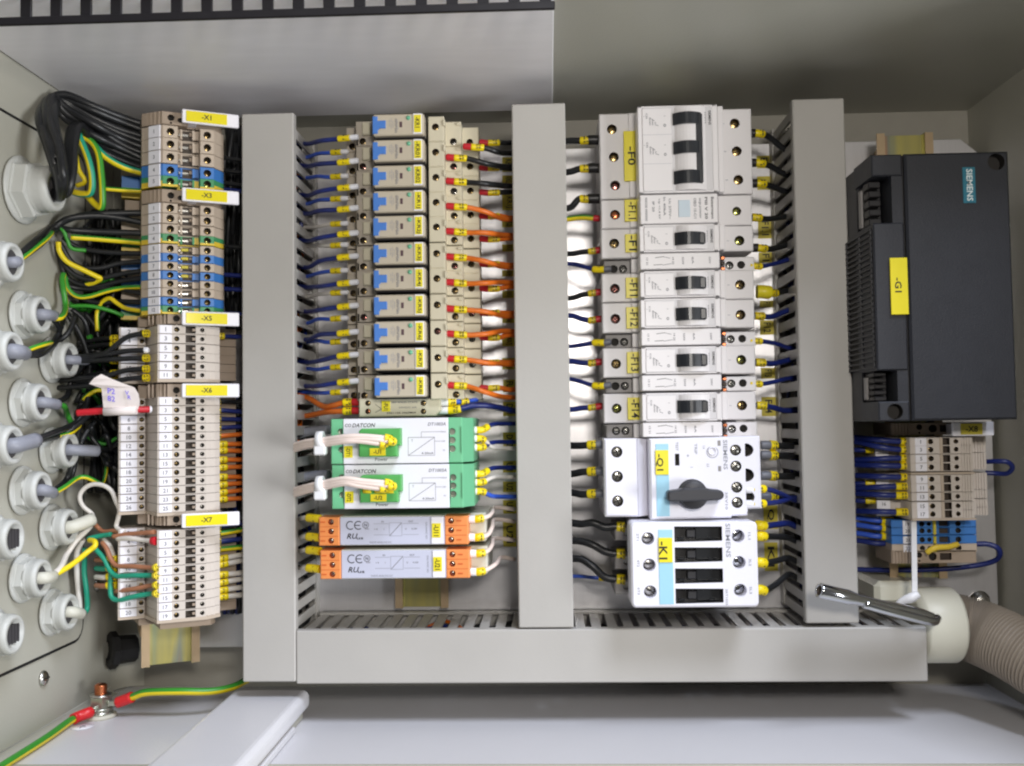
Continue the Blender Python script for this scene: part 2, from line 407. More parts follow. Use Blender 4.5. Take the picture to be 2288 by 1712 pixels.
# mounting plate with the yellow stickers
x0 = P(330, 900, 0).x; x1 = P(2222, 1100, 0).x; z1 = P(2000, 314, 0).z; z0 = P(600, 1446, 0).z
t = thing('mounting_plate', 'bright zinc mounting plate behind the ducts and devices', 'mounting plate', ((x0 + x1) / 2, 1, z0))
b = MB(); b.block([(x0, z0), (x1, z0), (x1, z1 - 12), (x1 - 14, z1), (x0 + 14, z1), (x0, z1 - 12)], 0, 2.5, zinc, 0.4); part(t, 'plate', b)
def sticker(px0, py0, px1, py1, txt):
    a = box_px(px0, py0, px1, py1, -0.3); b = MB(); b.box(a[0], a[1], -0.3, -0.05, a[2], a[3], yelp)
    if txt: b.textd(txt, (a[0] + a[1]) / 2, -0.36, (a[2] + a[3]) / 2, (a[1] - a[0]) * .5, ink, (a[3] - a[2]) * .7)
    part(t, 'sticker', b)
names = ['KR01', 'KR02', 'KR1J', 'KR2J', 'KR3J', 'KR4J', 'KR5J', 'KR6J', 'KR7J', 'KR8J']
for (py0, py1), s_ in zip(((351, 384), (392, 412), (434, 470), (488, 508), (546, 562), (604, 618), (650, 666), (706, 722), (752, 774), (800, 826)), names): sticker(1122, py0, 1152, py1, s_)
for py0, py1, s_ in ((848, 876, 'FU1'), (898, 930, 'DT1'), (966, 1004, 'DT2'), (1030, 1056, 'U1'), (1076, 1100, 'U2'), (1118, 1148, 'U11'), (1166, 1222, 'U21')): sticker(1124, py0, 1154, py1, s_)
for py0, py1, s_ in ((348, 376, 'F0'), (394, 424, ''), (487, 533, 'F1.1'), (564, 587, 'F1'), (672, 687, 'F11'), (716, 748, 'F12'), (822, 846, 'F13'), (887, 930, 'F14')): sticker(1690 + (py0 - 300) * .02, py0, 1722 + (py0 - 300) * .02, py1, s_)
sticker(1706, 1130, 1738, 1182, 'Q1'); sticker(1708, 1212, 1738, 1276, 'K1')
for i, (px, py) in enumerate(((1993, 1322), (2188, 1342))):
    c = P(px, py, 0); b = MB(); b.lathe((c.x, 0, c.z), (0, -1, 0), [(0, 6.5), (1.2, 6.5), (1.4, 4.8), (3.6, 4.6), (4.8, 3.4), (5.0, 0)], steel, 18)
    solo('plate_screw', b, ('shiny screw on the mounting plate behind the white collar', 'shiny screw at the right end of the mounting plate above the hose')[i], 'screw', 'screws in the mounting plate')

# ------------------------------------------------------------------ slotted ducts
YD = -65.0
def duct(name, label, px0, py0, px1, py1, horizontal=False, sides=(0, 1), org=None, exact=None):
    x0, x1, z0, z1 = exact or box_px(px0, py0, px1, py1, YD)
    t = thing(name, label, 'cable duct', ((x0 + x1) / 2, 0, z0), group='grey slotted cable ducts')
    pitch, wd = 9.7, 5.7
    b = MB(); b.box(x0 + 1.5, x1 - 1.5, -2.5, -0.2, z0 + .6, z1 - .6, ductm); part(t, 'base', b)
    b = MB()
    if not horizontal:
        for x in (x0 + .6, x1 - 2.2): b.box(x, x + 1.6, -9, -0.3, z0 + .8, z1 - .8, ductm)
    else:
        for z in (z0 + .6, z1 - 2.2): b.box(x0 + .8, x1 - .8, -9, -0.3, z, z + 1.6, ductm)
    part(t, 'side_wall', b)
    b = MB(); b.box(x0, x1, YD, YD + 1.8, z0, z1, ductm, 0.7)
    if not horizontal:
        for x in (x0, x1 - 1.6): b.box(x + .05, x + 1.55, YD + 1.2, YD + 6.5, z0 + .1, z1 - .1, ductm)
    else:
        for z in (z0, z1 - 1.6): b.box(x0 + .1, x1 - .1, YD + 1.2, YD + 6.5, z + .05, z + 1.55, ductm)
    part(t, 'lid', b)
    # fingers between the slots
    b = MB()
    sec = [(-8.8, -wd / 2), (-8.8, wd / 2), (YD + 12, wd / 2), (YD + 9, wd / 2 + .9), (YD + 4, wd / 2 + .9), (YD + 4, -wd / 2 - .9), (YD + 9, -wd / 2 - .9), (YD + 12, -wd / 2)]
    if not horizontal: b.prism_x(sec, -0.7, 0.7, ductm)
    else: b.prism_z([(z, y) for y, z in sec], -0.7, 0.7, ductm)
    me = b.mesh('finger')
    o = ORG[t]
    if not horizontal:
        n = int((z1 - z0 - 9) / pitch)
        for x in [(x0 + 2.0), (x1 - 2.0)]:
            for i in range(n + 1): part(t, 'finger', me, at=V((x, 0, z0 + 4 + i * pitch)) - o)
    else:
        n = int((x1 - x0 - 10) / pitch)
        for k, z in enumerate((z1 - 2.0, z0 + 2.0)):
            for i in range(n + 1): part(t, 'finger', me, at=V((x0 + 5 + i * pitch, 0, z)) - o)
    return (x0, x1, z0, z1)
D1 = duct('cable_duct', 'upright grey duct between the terminal strip and the relays', 541, 253, 658, 1524)
D2 = duct('cable_duct', 'upright grey duct between the relays and the breakers', 1151, 231, 1272, 1403)
D3 = duct('cable_duct', 'upright grey duct between the breakers and the dark power supply', 1786, 220, 1903, 1393)
bz0, bz1 = P(1300, 1529, YD).z + .8, P(1300, 1403, YD).z - .8
D4 = duct('cable_duct', 'long level grey duct along the bottom below the devices', 0, 0, 0, 0, True, exact=(D1[1] + .3, P(2072, 1450, YD).x, bz0, bz1))
def bundle(x0, x1, y0, y1, z0, z1, along, cols, n, lab):
    b = MB()
    for i in range(n):
        m_ = cols[i % len(cols)]; pts = []
        for k in range(15):
            u = k / 14
            if along == 'z': pts.append((R.uniform(x0, x1), R.uniform(y0, y1), z0 + (z1 - z0) * u))
            else: pts.append((x0 + (x1 - x0) * u, R.uniform(y0, y1), R.uniform(z0, z1)))
        b.tube(smooth_path(pts, 3), 1.3, m_, 6)
    o = solo('wire_bundle', b, lab, 'wires'); o['kind'] = 'stuff'
bundle(D1[0] + 6, D1[1] - 5, -50, -8, D1[2] + 4, D1[3] - 6, 'z', [wblack, wblue, wblack, worange, wblack], 14, 'bundle of dark wires packed inside the first upright duct')
bundle(D2[0] + 6, D2[1] - 6, -50, -8, D2[2] + 4, D2[3] - 6, 'z', [wblack, wblue, worange], 8, 'bundle of wires inside the duct between relays and breakers')
bundle(D3[0] + 5, D3[1] - 6, -50, -8, D3[2] + 4, D3[3] - 6, 'z', [wblack, wblue, wblack], 14, 'bundle of dark wires packed inside the duct beside the power supply')
bundle(D4[0] + 6, D4[1] - 6, -52, -8, D4[2] + 6, D4[3] - 5, 'x', [wblack, worange, wblue, wblack, wblue2, wblack], 16, 'bundle of mixed wires lying inside the bottom duct')

# ------------------------------------------------------------------ rails
def rail(name, label, x0, x1, z0, z1, yb, rot=None, loc=None):
    t = thing(name, label, 'din rail', loc or ((x0 + x1) / 2, 0, z0), rot or 0.0, 'yellow chromated mounting rails', local=rot is not None)
    c = (x0 + x1) / 2; h = 17.5; yf = yb - 7.5
    b = MB(); b.prism_z([(c - h + 5, yb - 1.2), (c + h - 5, yb - 1.2), (c + h - 5, yb), (c - h + 5, yb)], z0, z1, railm)
    for s_ in (-1, 1):
        b.prism_z([(c + s_ * (h - 5), yf + .2), (c + s_ * (h - 3.9), yf + .2), (c + s_ * (h - 3.9), yb - .1), (c + s_ * (h - 5), yb - .1)], z0, z1, railm)
        b.prism_z([(c + s_ * (h - 5), yf), (c + s_ * h, yf), (c + s_ * h, yf + 1.2), (c + s_ * (h - 5), yf + 1.2)], z0 + .2, z1 - .2, railedge)
    part(t, 'profile', b)
    return t
rx = P(944, 1330, -4).x; rail('din_rail', 'chromated rail peeking out below the grey converters', rx - 18, rx + 18, bz1 + 2, P(944, 260, -4).z - 4, -0.3)
rx = P(1510, 1300, -4).x; rail('din_rail', 'chromated rail hidden behind the breakers and the contactor', rx - 18, rx + 18, bz1 + 2, P(1510, 250, -4).z - 6, -0.3)
rx = P(2018, 330, -28).x; t = rail('din_rail', 'chromated rail showing above and below the dark power supply', rx - 18, rx + 18, P(2050, 1292, -28).z, P(2018, 300, -28).z, -24)
b = MB()
for z in (ORG[t].z + 14, P(2018, 330, -28).z): b.box(rx - 9, rx + 9, -24, -0.2, z - 6, z + 6, railedge, 1)
part(t, 'standoff', b)

# ------------------------------------------------------------------ white plate under the top with its black comb strip
zw = P(900, 252, -6).z
yw = -190.0
xw = P(1236, 140, -90).x
t = thing('cover_plate', 'white sheet metal plate above the relays ending in a straight right edge', 'cover plate', ((XL + xw) / 2, yw, zw))
b = MB(); b.box(XL + 1, xw, yw, -4, zw, zw + 1.6, whitem, 0.4); part(t, 'sheet', b)
yc = -192.5
t = thing('comb_strip', 'black slotted plastic strip along the front edge of the white plate', 'comb strip', ((XL + xw) / 2, yc, zw))
zc0, zc1 = P(700, 40, yc).z, P(700, 21, yc).z; xe = P(1240, 22, yc).x; xs_ = -262.0
b = MB(); b.box(xs_, xe, yc - 2, yc, zc0, zc1, blackp, 0.5); part(t, 'bar', b)
b = MB(); b.box(xs_, xe, yc - 2, yc, zc1 + 13, zc1 + 17, blackp, 0.5); part(t, 'bar', b)
b = MB(); b.box(-2.7, 2.7, -1.8, -.2, zc1 - .5 - ORG[t].z, zc1 + 13.5 - ORG[t].z, blackp, 0.3); me = b.mesh('tooth')
for i in range(18): part(t, 'tooth', me, at=V((xe - 4.5 - 14.7 * i, yc, ORG[t].z)) - ORG[t])

# ------------------------------------------------------------------ floor pieces
c = PZ(225, 1602, ZB)
t = thing('earth_stud', 'steel earth stud with nut and white washer on the cabinet floor', 'earth stud', c)
b = MB(); b.lathe(c, (0, 0, 1), [(0, 9.5), (1.6, 9.5), (2.2, 9.0), (2.3, 3)], collar, 26); part(t, 'insulating_washer', b)
b = MB(); b.lathe(c + V((0, 0, 2.2)), (0, 0, 1), [(0, 7.4), (1.2, 7.4), (1.3, 6.9), (2.6, 6.9), (2.7, 7.4), (4.0, 7.4), (4.0, 3)], washer, 24); part(t, 'washer', b)
b = MB(); b.lathe(c + V((0, 0, 6.2)), (0, 0, 1), [(0, 6.6), (0.5, 7.0), (7.0, 7.0), (7.6, 6.4), (7.6, 3)], washer, 6, False, 0.3); part(t, 'nut', b)
b = MB(); b.lathe(c + V((0, 0, 13)), (0, 0, 1), [(0, 6.6), (1.2, 6.6), (1.4, 4)], steel, 24); part(t, 'lock_washer', b)
b = MB(); b.lathe(c + V((0, 0, 2)), (0, 0, 1), [(0, 3.6)] + [(12 + i * .5, 3.9 if i % 2 else 3.4) for i in range(13)] + [(18.6, 2.6), (18.8, 0)], coppersc, 18); part(t, 'threaded_rod', b)
EARTH = c
c = PZ(184, 1624, ZB + 0.2)
b = MB(); b.lathe(c, (0, 0, 1), [(0, 6.6), (0.15, 6.6), (0.16, 0)], tagw, 26)
for i in range(3): b.box(c.x - 2.6 + i * .8, c.x + 2.6 - i * .8, c.y - 1.2 + i * 1.3, c.y - .7 + i * 1.3, c.z + .2, c.z + .25, inkg)
b.box(c.x - .3, c.x + .3, c.y - 3.6, c.y - 1.2, c.z + .2, c.z + .25, inkg)
solo('earth_sticker', b, 'round white sticker with an earth symbol beside the stud', 'sticker')
# folded bracket on the floor, front left
zk = ZB + 17
p0, p1 = PZ(520, 1541, zk), PZ(690, 1542, zk)
t = thing('floor_bracket', 'pale grey folded sheet metal bracket lying on the floor front left', 'bracket', (p1.x - 20, p1.y - 40, ZB))
b = MB(); b.block(rrect(p0.x, p1.x, ZB + 5, zk, 4.2), -300, p1.y, floorm); part(t, 'body', b)
b = MB(); b.box(p0.x + 3, p1.x - 3.0, -300, p1.y - 3, ZB + .2, ZB + 5.2, wallm, .6); part(t, 'foot', b)
b = MB(); b.box(p1.x - 3.5, p1.x - .6, -300, p1.y - 30, ZB + .3, ZB + 4.0, floorm, .5); part(t, 'lip', b)
c = P(276, 1450, 10)
b = MB(); b.lathe((c.x + 2, 10, c.z), (-0.75, -0.66, 0.05), [(-6, 9), (6, 9.6), (7, 12.5), (11, 12.5), (12, 11), (12.2, 7), (10, 6.6), (10, 0)], rubber, 8, False)
solo('blind_plug', b, 'black hexagonal plug in the lower rear corner of the left wall', 'plug')
# ------------------------------------------------------------------ angled terminal strip on the left
AN = math.radians(26)
X0 = P(381, 294, -75).x
LOC = (X0, -75, 0)
def rowz(py): return P(381 + (py - 294) * 0.0155, py, -75).z
rz0, rz1 = P(392, 1487, -34).z, P(380, 262, -34).z
t = rail('din_rail', 'chromated rail sticking out below the angled terminal strip', 4 - 17.5, 4 + 17.5, rz0, rz1, 52, AN, LOC)
b = MB()
for z in (rz0 + 30, rz1 - 20): b.prism_z([(-14, 52.2), (22, 52.2), (22, 68), (-14, 84)], z - 12, z + 12, railedge)
part(t, 'angle_bracket', b)
PITCH_A, PITCH_B = 7.9, 5.35
_tm = {}
def body_single(mats, p):
    k = ('s', tuple(m.name for m in mats), p)
    if k in _tm: return _tm[k]
    b = MB(); g = 0.12; n = len(mats)
    for i, m_ in enumerate(mats):
        z1 = p / 2 - g - i * (p - 2 * g) / n; z0 = z1 - (p - 2 * g) / n
        b.prism_z([(-26, 39), (-15.4, 39), (-15.4, 12), (-9, 5.2), (-4, 6), (4, 6), (4.2, 7), (17, 7), (17, 6), (25, 6), (25.4, 1.2), (32, 9), (32, 40), (18, 46), (-22, 46), (-26, 44)], z0, z1, m_)
    zt = p / 2 - g; r = min(2.25, p * .36)
    up, dn = mats[0], mats[-1]
    for x0, x1, xc in ((-4.6, 4.2, 0), (17, 25.4, 21.3)):
        if n == 1: b.block(rct(x0, x1, -zt, zt), 0, 6.2, up, 0.3, [(circ(xc, 0, r), 4.5, slotm, holem)])
        else:
            h = circ(xc, 0, r, 16)
            b.block(rct(x0, x1, -zt, zt), 0, 6.2, up, 0.3, [(h, 4.5, slotm, holem)])
            b.block([(x0, -zt), (x1, -zt), (x1, -zt * .55), (x0, -zt * .55)], -0.15, 0.6, dn, 0.1)
    b.prism_z([(-15.6, 12.3), (-4.6, 0), (-4.6, 6), (-15.4, 13)], -zt, zt if n == 1 else 0, dn)
    if n > 1: b.prism_z([(-15.6, 12.3), (-4.6, 0), (-4.6, 6), (-15.4, 13)], 0, zt, up)
    for x in (6.5, 13.5): b.box(x - .6, x + .6, 3.4, 7.2, -zt * .8, zt * .8, mats[0])
    b.box(7.2, 16.8, 6.2, 7.2, -zt * .8, zt * .8, slotm); b.box(5.0, 10.6, 4.2, 6.4, -zt * .3, zt * .15, steel, .2); b.box(11.2, 15.8, 5.0, 6.4, -zt * .1, zt * .5, brown, .2)
    b.box(14.2, 16.6, 4.2, 7.2, -zt * .7, zt * .7, dn)
    _tm[k] = b.mesh('terminal_block'); return _tm[k]
def body_double(m_, p):
    k = ('d', m_.name, p)
    if k in _tm: return _tm[k]
    b = MB(); g = 0.12; zt = p / 2 - g
    b.prism_z([(-31, 27), (-15.8, 27), (-10.5, 5), (17.2, 5), (17.4, 2), (20, 2.2), (20.2, 3.6), (22.8, 3.8), (23, 5.6), (26, 7), (26, 38), (16, 46), (-26, 46), (-31, 40)], -zt, zt, m_)
    b.block(rct(-10.5, 17.2, -zt, zt), 0, 5.1, m_, 0.25, [(circ(0.4, 0, 1.55, 12), 3.6, slotm, holem), (rct(5.4, 11.2, -zt + .45, zt - .45), 4.0, slotm, slotm), (circ(15, 0, 1.3, 12), 3.4, slotm, holem)])
    b.prism_z([(26, 16), (37, 17), (37, 38), (26, 38)], -zt, zt, brown)
    b.block(rct(-31, -16.2, -zt, zt), 22, 27.1, m_, 0.25, [(circ(-18, 0, 1.45, 12), 3.6, slotm, holem)])
    b.box(9.4, 11.6, 0.6, 4.5, -zt * .3, zt * .3, brown)
    _tm[k] = b.mesh('terminal_block'); return _tm[k]
def tagmb(x0, x1, y, p, txt, slope=None):
    b = MB(); h = p / 2 - .3
    if slope:
        (xa, ya), (xb, yb) = slope; dx, dy = xb - xa, yb - ya; l = math.hypot(dx, dy); nx, ny = dy / l, -dx / l
        b.prism_z([(xa, ya), (xb, yb), (xb + nx * .9, yb + ny * .9), (xa + nx * .9, ya + ny * .9)], -h, h, tagw)
        b.text(txt, ((xa + xb) / 2 + nx * 1.0, (ya + yb) / 2 + ny * 1.0, 0), (dx / l, dy / l, 0), (0, 0, 1), min(2.4, p * .42), inkg)
    else:
        b.box(x0, x1, y, y + 1, -h, h, tagw, .15); b.textr(txt, (x0 + x1) / 2, y - .08, 0, min(2.6, p * .46), inkg)
    return b.mesh('marker_tag')
def end_bracket(t, z, txt, double, p=8.2, tag_u=(6, 39)):
    b = MB(); zt = p / 2 - .15
    b.prism_z([(-24, 39), (-15.6, 39), (-15.6, 12), (-5, 1.5), (-5, 6), (26, 6), (31, 10), (31, 40), (16, 47), (-22, 47), (-24, 44)] if not double else
              [(-20, 24), (-12, 24), (-10, 6), (26, 6), (28, 10), (28, 40), (16, 47), (-18, 47), (-20, 42)], -zt, zt, brown)
    b.block(rct(-5, 10, -zt, zt), 1.0, 6.2, brown, .3, [(circ(0.3, .3, 2.0), 4, slotm, holem), (circ(0.3, -2.9, .7, 8), 2, holem, holem), (circ(5.6, -.8, 1.5), 3, holem, holem)])
    for i in range(5): b.box(-15 + i * 2.1, -14 + i * 2.1, 11.4 - i * 2.2, 14 - i * 2.2, -zt, zt, brown)
    o = part(t, 'end_bracket', b, at=(3.3 if double else 0, 0, z))
    a, c = tag_u
    b = MB(); b.box(a, c, -7.5, -5.5, -4.2 + z, 4.0 + z, tagw, .5); b.box(a + 4, a + 9, -5.6, 6.2, -3 + z, 3 + z, tagw, .3)
    h = part(t, 'tag_holder', b)
    b = MB(); b.box(a + 2.2, c - 7, -8.0, -7.4, -3.3 + z, 3.1 + z, yglos, .2); b.textr(txt, (a + c) / 2 - 2.5, -8.1, z, 3.0, ink)
    part(h, 'label_insert', b)
def strip(label, rows, kinds, txt, zbr, double, nums, endz=None, low=None, tag_u=(6, 39), brk_p=8.2):
    t = thing('terminal_strip', label, 'terminal strip', LOC, AN, 'angled terminal strips', local=True)
    sh = 3.3 if double else 0.0
    end_bracket(t, rowz(zbr), txt, double, brk_p, (6, 39))
    for i, (py, k) in enumerate(zip(rows, kinds)):
        z = rowz(py)
        p = abs(rowz(rows[min(i + 1, len(rows) - 1)]) - rowz(rows[max(i - 1, 0)])) / (2 if 0 < i < len(rows) - 1 else 1)
        p = round(p * 20) / 20
        mm = {'b': (beige,), 'u': (tblue,), 'g': (tgreen, tyel), 'w': (beige2,)}[k]
        me = body_double(mm[0], p) if double else body_single(mm, p)
        o = part(t, 'terminal_block', me, at=(sh, 0, z))
        if double:
            part(o, 'marker_tag', tagmb(-9.4, -2.4, -.6, p, str(nums[i])))
            if not (low and i in low): part(o, 'marker_tag', tagmb(-30, -20.6, 21.3, p, str(nums[i] + 1)))
            for x, y, r in ((0.4, 3.0, 1.25), (15, 2.9, 1.05), (-18, 25, 1.2)): screw(o, x, y, 0, r, brass if r > 1.1 else steel, 'slot')
        else:
            part(o, 'marker_tag', tagmb(0, 0, 0, p, str(nums[i]), slope=((-11.4, 7.2), (-5.6, .8))))
            for x in (0, 21.3): screw(o, x, 3.7, 0, min(1.8, p * .3), brass if k != 'g' else greensc, 'slot')
            if i in (5, 7, 9, 11) and k == 'u' or (k == 'b' and i in (4, 6, 10)):
                b = MB(); b.box(6.2, 10.4, 1.6, 3.0, -.9, .9, yelp, .3); part(o, 'jumper', b)
    if endz:
        z = rowz(endz); b = MB()
        b.prism_z([(-31, 22), (-16, 22), (-10.5, -.3), (18, -.3), (26, 5), (26, 38), (16, 46.5), (-26, 46.5), (-31, 40)] if double else [(-15, 12), (-4, -.3), (25, -.3), (32, 9), (32, 40), (-20, 46)], z - .9, z + .9, beige)
        part(t, 'end_plate', b, at=(sh, 0, 0))
    return t
strip('topmost terminal strip with -X1 tag and five wide terminals', (294, 322, 351, 380, 405), 'bbbug', '-X1', 263, False, (1, 2, 3, 4, 5), tag_u=(6, 39))
strip('terminal strip with -X3 tag and blue, beige and green-yellow terminals', (465, 488, 511.5, 533, 555.5, 575, 594.4, 614.5, 633.8, 653, 673, 692.3), 'bbbgbububgbug'[:9] + 'bug', '-X3', 437, False, range(1, 13))
strip('short terminal strip with -X5 tag and six double terminals', (736, 756.5, 778, 798, 818.5, 838), 'wwwwww', '-X5', 712, True, range(1, 13, 2), endz=850.5, tag_u=(4, 38), brk_p=6.4)
strip('long terminal strip with -X6 tag and thirteen double terminals', [896.5 + 19.94 * i for i in range(13)], 'w' * 13, '-X6', 873, True, range(1, 27, 2), endz=1149, low=(), tag_u=(3.5, 37.5), brk_p=8.6)
strip('lowest terminal strip with -X7 tag above the bare rail end', [1194 + 20.2 * i for i in range(10)], 'w' * 10, '-X7', 1163, True, range(1, 21, 2), endz=1388, tag_u=(3, 37), brk_p=6.6)
t = thing('rail_end_clamp', 'brown ribbed end clamp under the lowest terminal strip', 'end clamp', LOC, AN, local=True)
b = MB(); z = rowz(1400); b.prism_z([(-16, 26), (-7, 26), (-5, 7), (24, 7), (27, 12), (27, 40), (16, 47), (-18, 47)], z - 2.6, z + 1.2, brown); part(t, 'body', b)

# ------------------------------------------------------------------ relays on sockets
YR = -80.0
tops = [255, 311, 369.5, 426, 482, 542, 599, 658.5, 718, 778, 839.5]; bots = [302, 361, 417, 474, 530, 590, 647, 707, 767, 827, 887]
names = ['KR1', 'KR01', 'KR02', 'KR1J', 'KR2J', 'KR3J', 'KR4J', 'KR5J', 'KR6J', 'KR7J', 'KR8J']
rel = []
rxa, rxb = span(836, 950, 600, YR)
rsh = rxb - rxa
RP = (P(890, tops[0], YR).z - P(890, tops[-1], YR).z) / 10
RZ = [(P(890, a, YR).z + P(890, c, YR).z) / 2 for a, c in zip(tops, bots)]
RH = sum(P(890, a, YR).z - P(890, c, YR).z for a, c in zip(tops, bots)) / 11
RC = (rxa + rxb) / 2
sx = lambda px, y: P(px, 600, y).x - RC
def build_relay():
    h = RP / 2 - .12; out = {}
    b = MB()                                        # socket: stepped shoulders left and right
    b.box(sx(776, -50), sx(960, -44), -46, -6, -h, h, sockg, .3)
    b.block(rct(sx(797, -64), -rsh / 2 - .6, -h, h), -64, -45, sockg, .4, [(circ(sx(812, -64), -h * .62, 2.1), 4, slotm, holem), (rct(sx(797, -64) + .3, sx(800, -64) + .6, -h * .95, -h * .35), 6, holem, holem)])
    b.block(rct(sx(812, -66), sx(830, -66), -h * .2, h * .8), -67, -63, sockm, .6)
    b.block(rct(sx(777, -50), sx(798, -50), -h, h), -52, -40, sockg, .4, [(circ(sx(789, -52), -h * .1 - 3.4, 2.1), 4, slotm, holem)])
    b.block(rct(rsh / 2 + 1.3, sx(995, -70), -h, h), -70, -45, sockm, .5, [(circ(sx(976, -70), 1.2, 2.15), 4, slotm, holem)])
    b.block(rct(sx(995, -60), sx(1033, -60), -h, h), -59, -40, sockm, .5, [(circ(sx(1016, -59), -h * .62, 2.15), 4, slotm, holem)])
    b.block(rct(sx(1033, -48), sx(1072, -48), -h, h), -47, -30, sockm, .5, [(circ(sx(1053, -47), -h * .1 - 1, 2.1), 4, slotm, holem)])
    for z in (h * .86, ): b.box(sx(1024, -59), sx(1033, -59), -60.2, -58.8, z - 1.6, z, sockm, .2)
    b.box(sx(995, -70) - .5, sx(998, -70), -71.2, -66, h * .2, h * .7, sockm, .3)
    out['socket'] = b.mesh('socket')
    b = MB(); b.box(rsh / 2 + .1, rsh / 2 + 1.5, -62, -40, -h, h, blackp); out['gap_shade'] = b.mesh('gap_shade')  # black strip standing for the shade in the gap beside the cover
    b = MB(); b.box(-rsh / 2 - .3, rsh / 2, YR + 4, -40, -h + .3, h - .3, blackp, .3)
    out['inner_case'] = b.mesh('inner_case')
    b = MB(); b.box(-rsh / 2, rsh / 2, YR, YR + 12, -RH / 2, RH / 2, relm, .7)
    x = -rsh / 2 + rsh * .46
    b.textd('omron', -rsh / 2 + rsh * .45, YR - .08, -.6, 1.3, inkg, RH * .66)
    for i, s_ in enumerate(('G2R-1-SND', '24VDC', '10A 250V', '10A 30V')): b.textd(s_, -rsh / 2 + rsh * (.43 - .035 * i) + (.0 if i else 1.6), YR - .08, .3 * i, .6, inkl, RH * (.5 if i % 2 == 0 else .34))
    out['cover'] = b.mesh('cover')
    b = MB(); a = -rsh / 2
    b.block([(a - .2, -5.3), (a + rsh * .095, -5.3), (a + rsh * .095, -3.0), (a + rsh * .12, -3.0), (a + rsh * .12, -2.2), (a + rsh * .25, -2.2), (a + rsh * .25, 2.4), (a + rsh * .09, 2.4), (a + rsh * .09, 5.0), (a - .2, 5.0)], YR - 1.0, YR + 3, leverb, .3)
    out['lever'] = b.mesh('lever')
    b = MB(); b.box(a + rsh * .52, a + rsh * .575, YR - .15, YR + .5, -1.7, 1.7, window, .1); out['contact_window'] = b.mesh('contact_window')
    b = MB(); b.lathe((a + rsh * .7, YR + .3, RH * .3), (0, -1, 0), [(0, 1.35), (.6, 1.35), (1.2, .9), (1.4, 0)], ledg, 14); out['indicator'] = b.mesh('indicator')
    b = MB(); b.box(a + rsh * .79, a + rsh * .965, YR - .6, YR + .4, -RH * .46, RH * .49, tagw, .2); out['label_holder'] = b.mesh('label_holder')
    return out
RM = build_relay()
h = RP / 2 - .12
for i, nm in enumerate(names):
    t = thing('relay', 'plug-in relay with blue lever and yellow label %s%s' % (nm, ', topmost of the stack' if i == 0 else ', lowest of the stack' if i == 10 else ''), 'relay', (RC, 0, RZ[i]), group='relays stacked on the middle rail')
    s_ = part(t, 'socket', RM['socket'])
    o = ORG[t]
    for x, y, z, r in ((sx(812, -64), -60.8, -h * .62, 1.8), (sx(789, -52), -48.8, -h * .1 - 3.4, 1.8), (sx(976, -70), -66.8, 1.2, 1.8), (sx(1016, -59), -55.8, -h * .62, 1.8), (sx(1053, -47), -43.8, -h * .1 - 1, 1.8)):
        screw(s_, x + o.x, y, z + o.z, r, brass if R.random() < .7 else (pinksc if R.random() < .5 else steel))
    part(t, 'inner_case', RM['inner_case']); part(t, 'gap_shade', RM['gap_shade'])
    c = part(t, 'cover', RM['cover'])
    part(t, 'lever', RM['lever']); part(t, 'contact_window', RM['contact_window']); part(t, 'indicator', RM['indicator'])
    q = part(t, 'label_holder', RM['label_holder'])
    b = MB(); a = -rsh / 2 + o.x
    b.box(a + rsh * .81, a + rsh * .95, YR - .9, YR - .4, -RH * .4 + o.z, RH * .42 + o.z, yel, .1)
    b.textd('-' + nm, a + rsh * .88, YR - .98, o.z + (.8 if i == 0 else 0), rsh * .085, ink, RH * (.5 if i == 0 else .72))
    part(q, 'label_insert', b)

# ------------------------------------------------------------------ slim fuse module
t_y = -66
x0, x1, z0, z1 = box_px(802, 889.5, 984, 930.5, t_y)
t = thing('fuse_module', 'slim cream module with four screws and yellow FU tag below the relays', 'fuse module', ((x0 + x1) / 2, 0, z0))
b = MB(); sc_ = []
hs = []
for px in (822, 946):
    for py in (901, 919.5):
        c = P(px, py, t_y); hs.append((circ(c.x, c.z, 1.7), 2.5, slotm, holem)); sc_.append(c)
b.block([(x0, z0), (x1 - 3, z0), (x1, z0 + 3), (x1, z1), (x0, z1)], t_y, -8, sockm, .6, hs)
m_ = (z0 + z1) / 2; W = x1 - x0
b.textr('3RP SOLID STATE', x0 + W * .56, t_y - .08, m_ + 2.9, 1.0, inkg, W * .32)
b.textr('24VDC 6A', x0 + W * .6, t_y - .08, m_ - .2, .9, inkg, W * .22)
b.textr('2961105 0060809', x0 + W * .52, t_y - .08, m_ - 3.4, 1.1, ink, W * .36)
b.line(x0 + W * .2, m_ + 2, x0 + W * .28, m_ - 1, t_y - .08, .3, ink); b.line(x0 + W * .2, m_ - 3, x0 + W * .28, m_ - 1, t_y - .08, .3, ink)
part(t, 'body', b)
for c in sc_: screw(t, c.x, t_y + 1.4, c.z, 1.45, coppersc if c.z < m_ and c.x < 0 - 90 else brass)
a = box_px(853, 896, 872, 920, t_y)
b = MB(); b.box(a[0], a[1], t_y - .5, t_y + .2, a[2], a[3], yel, .1); b.textd('-FU1', (a[0] + a[1]) / 2, t_y - .6, (a[2] + a[3]) / 2, 2.6, ink, 4.8); part(t, 'label_insert', b)

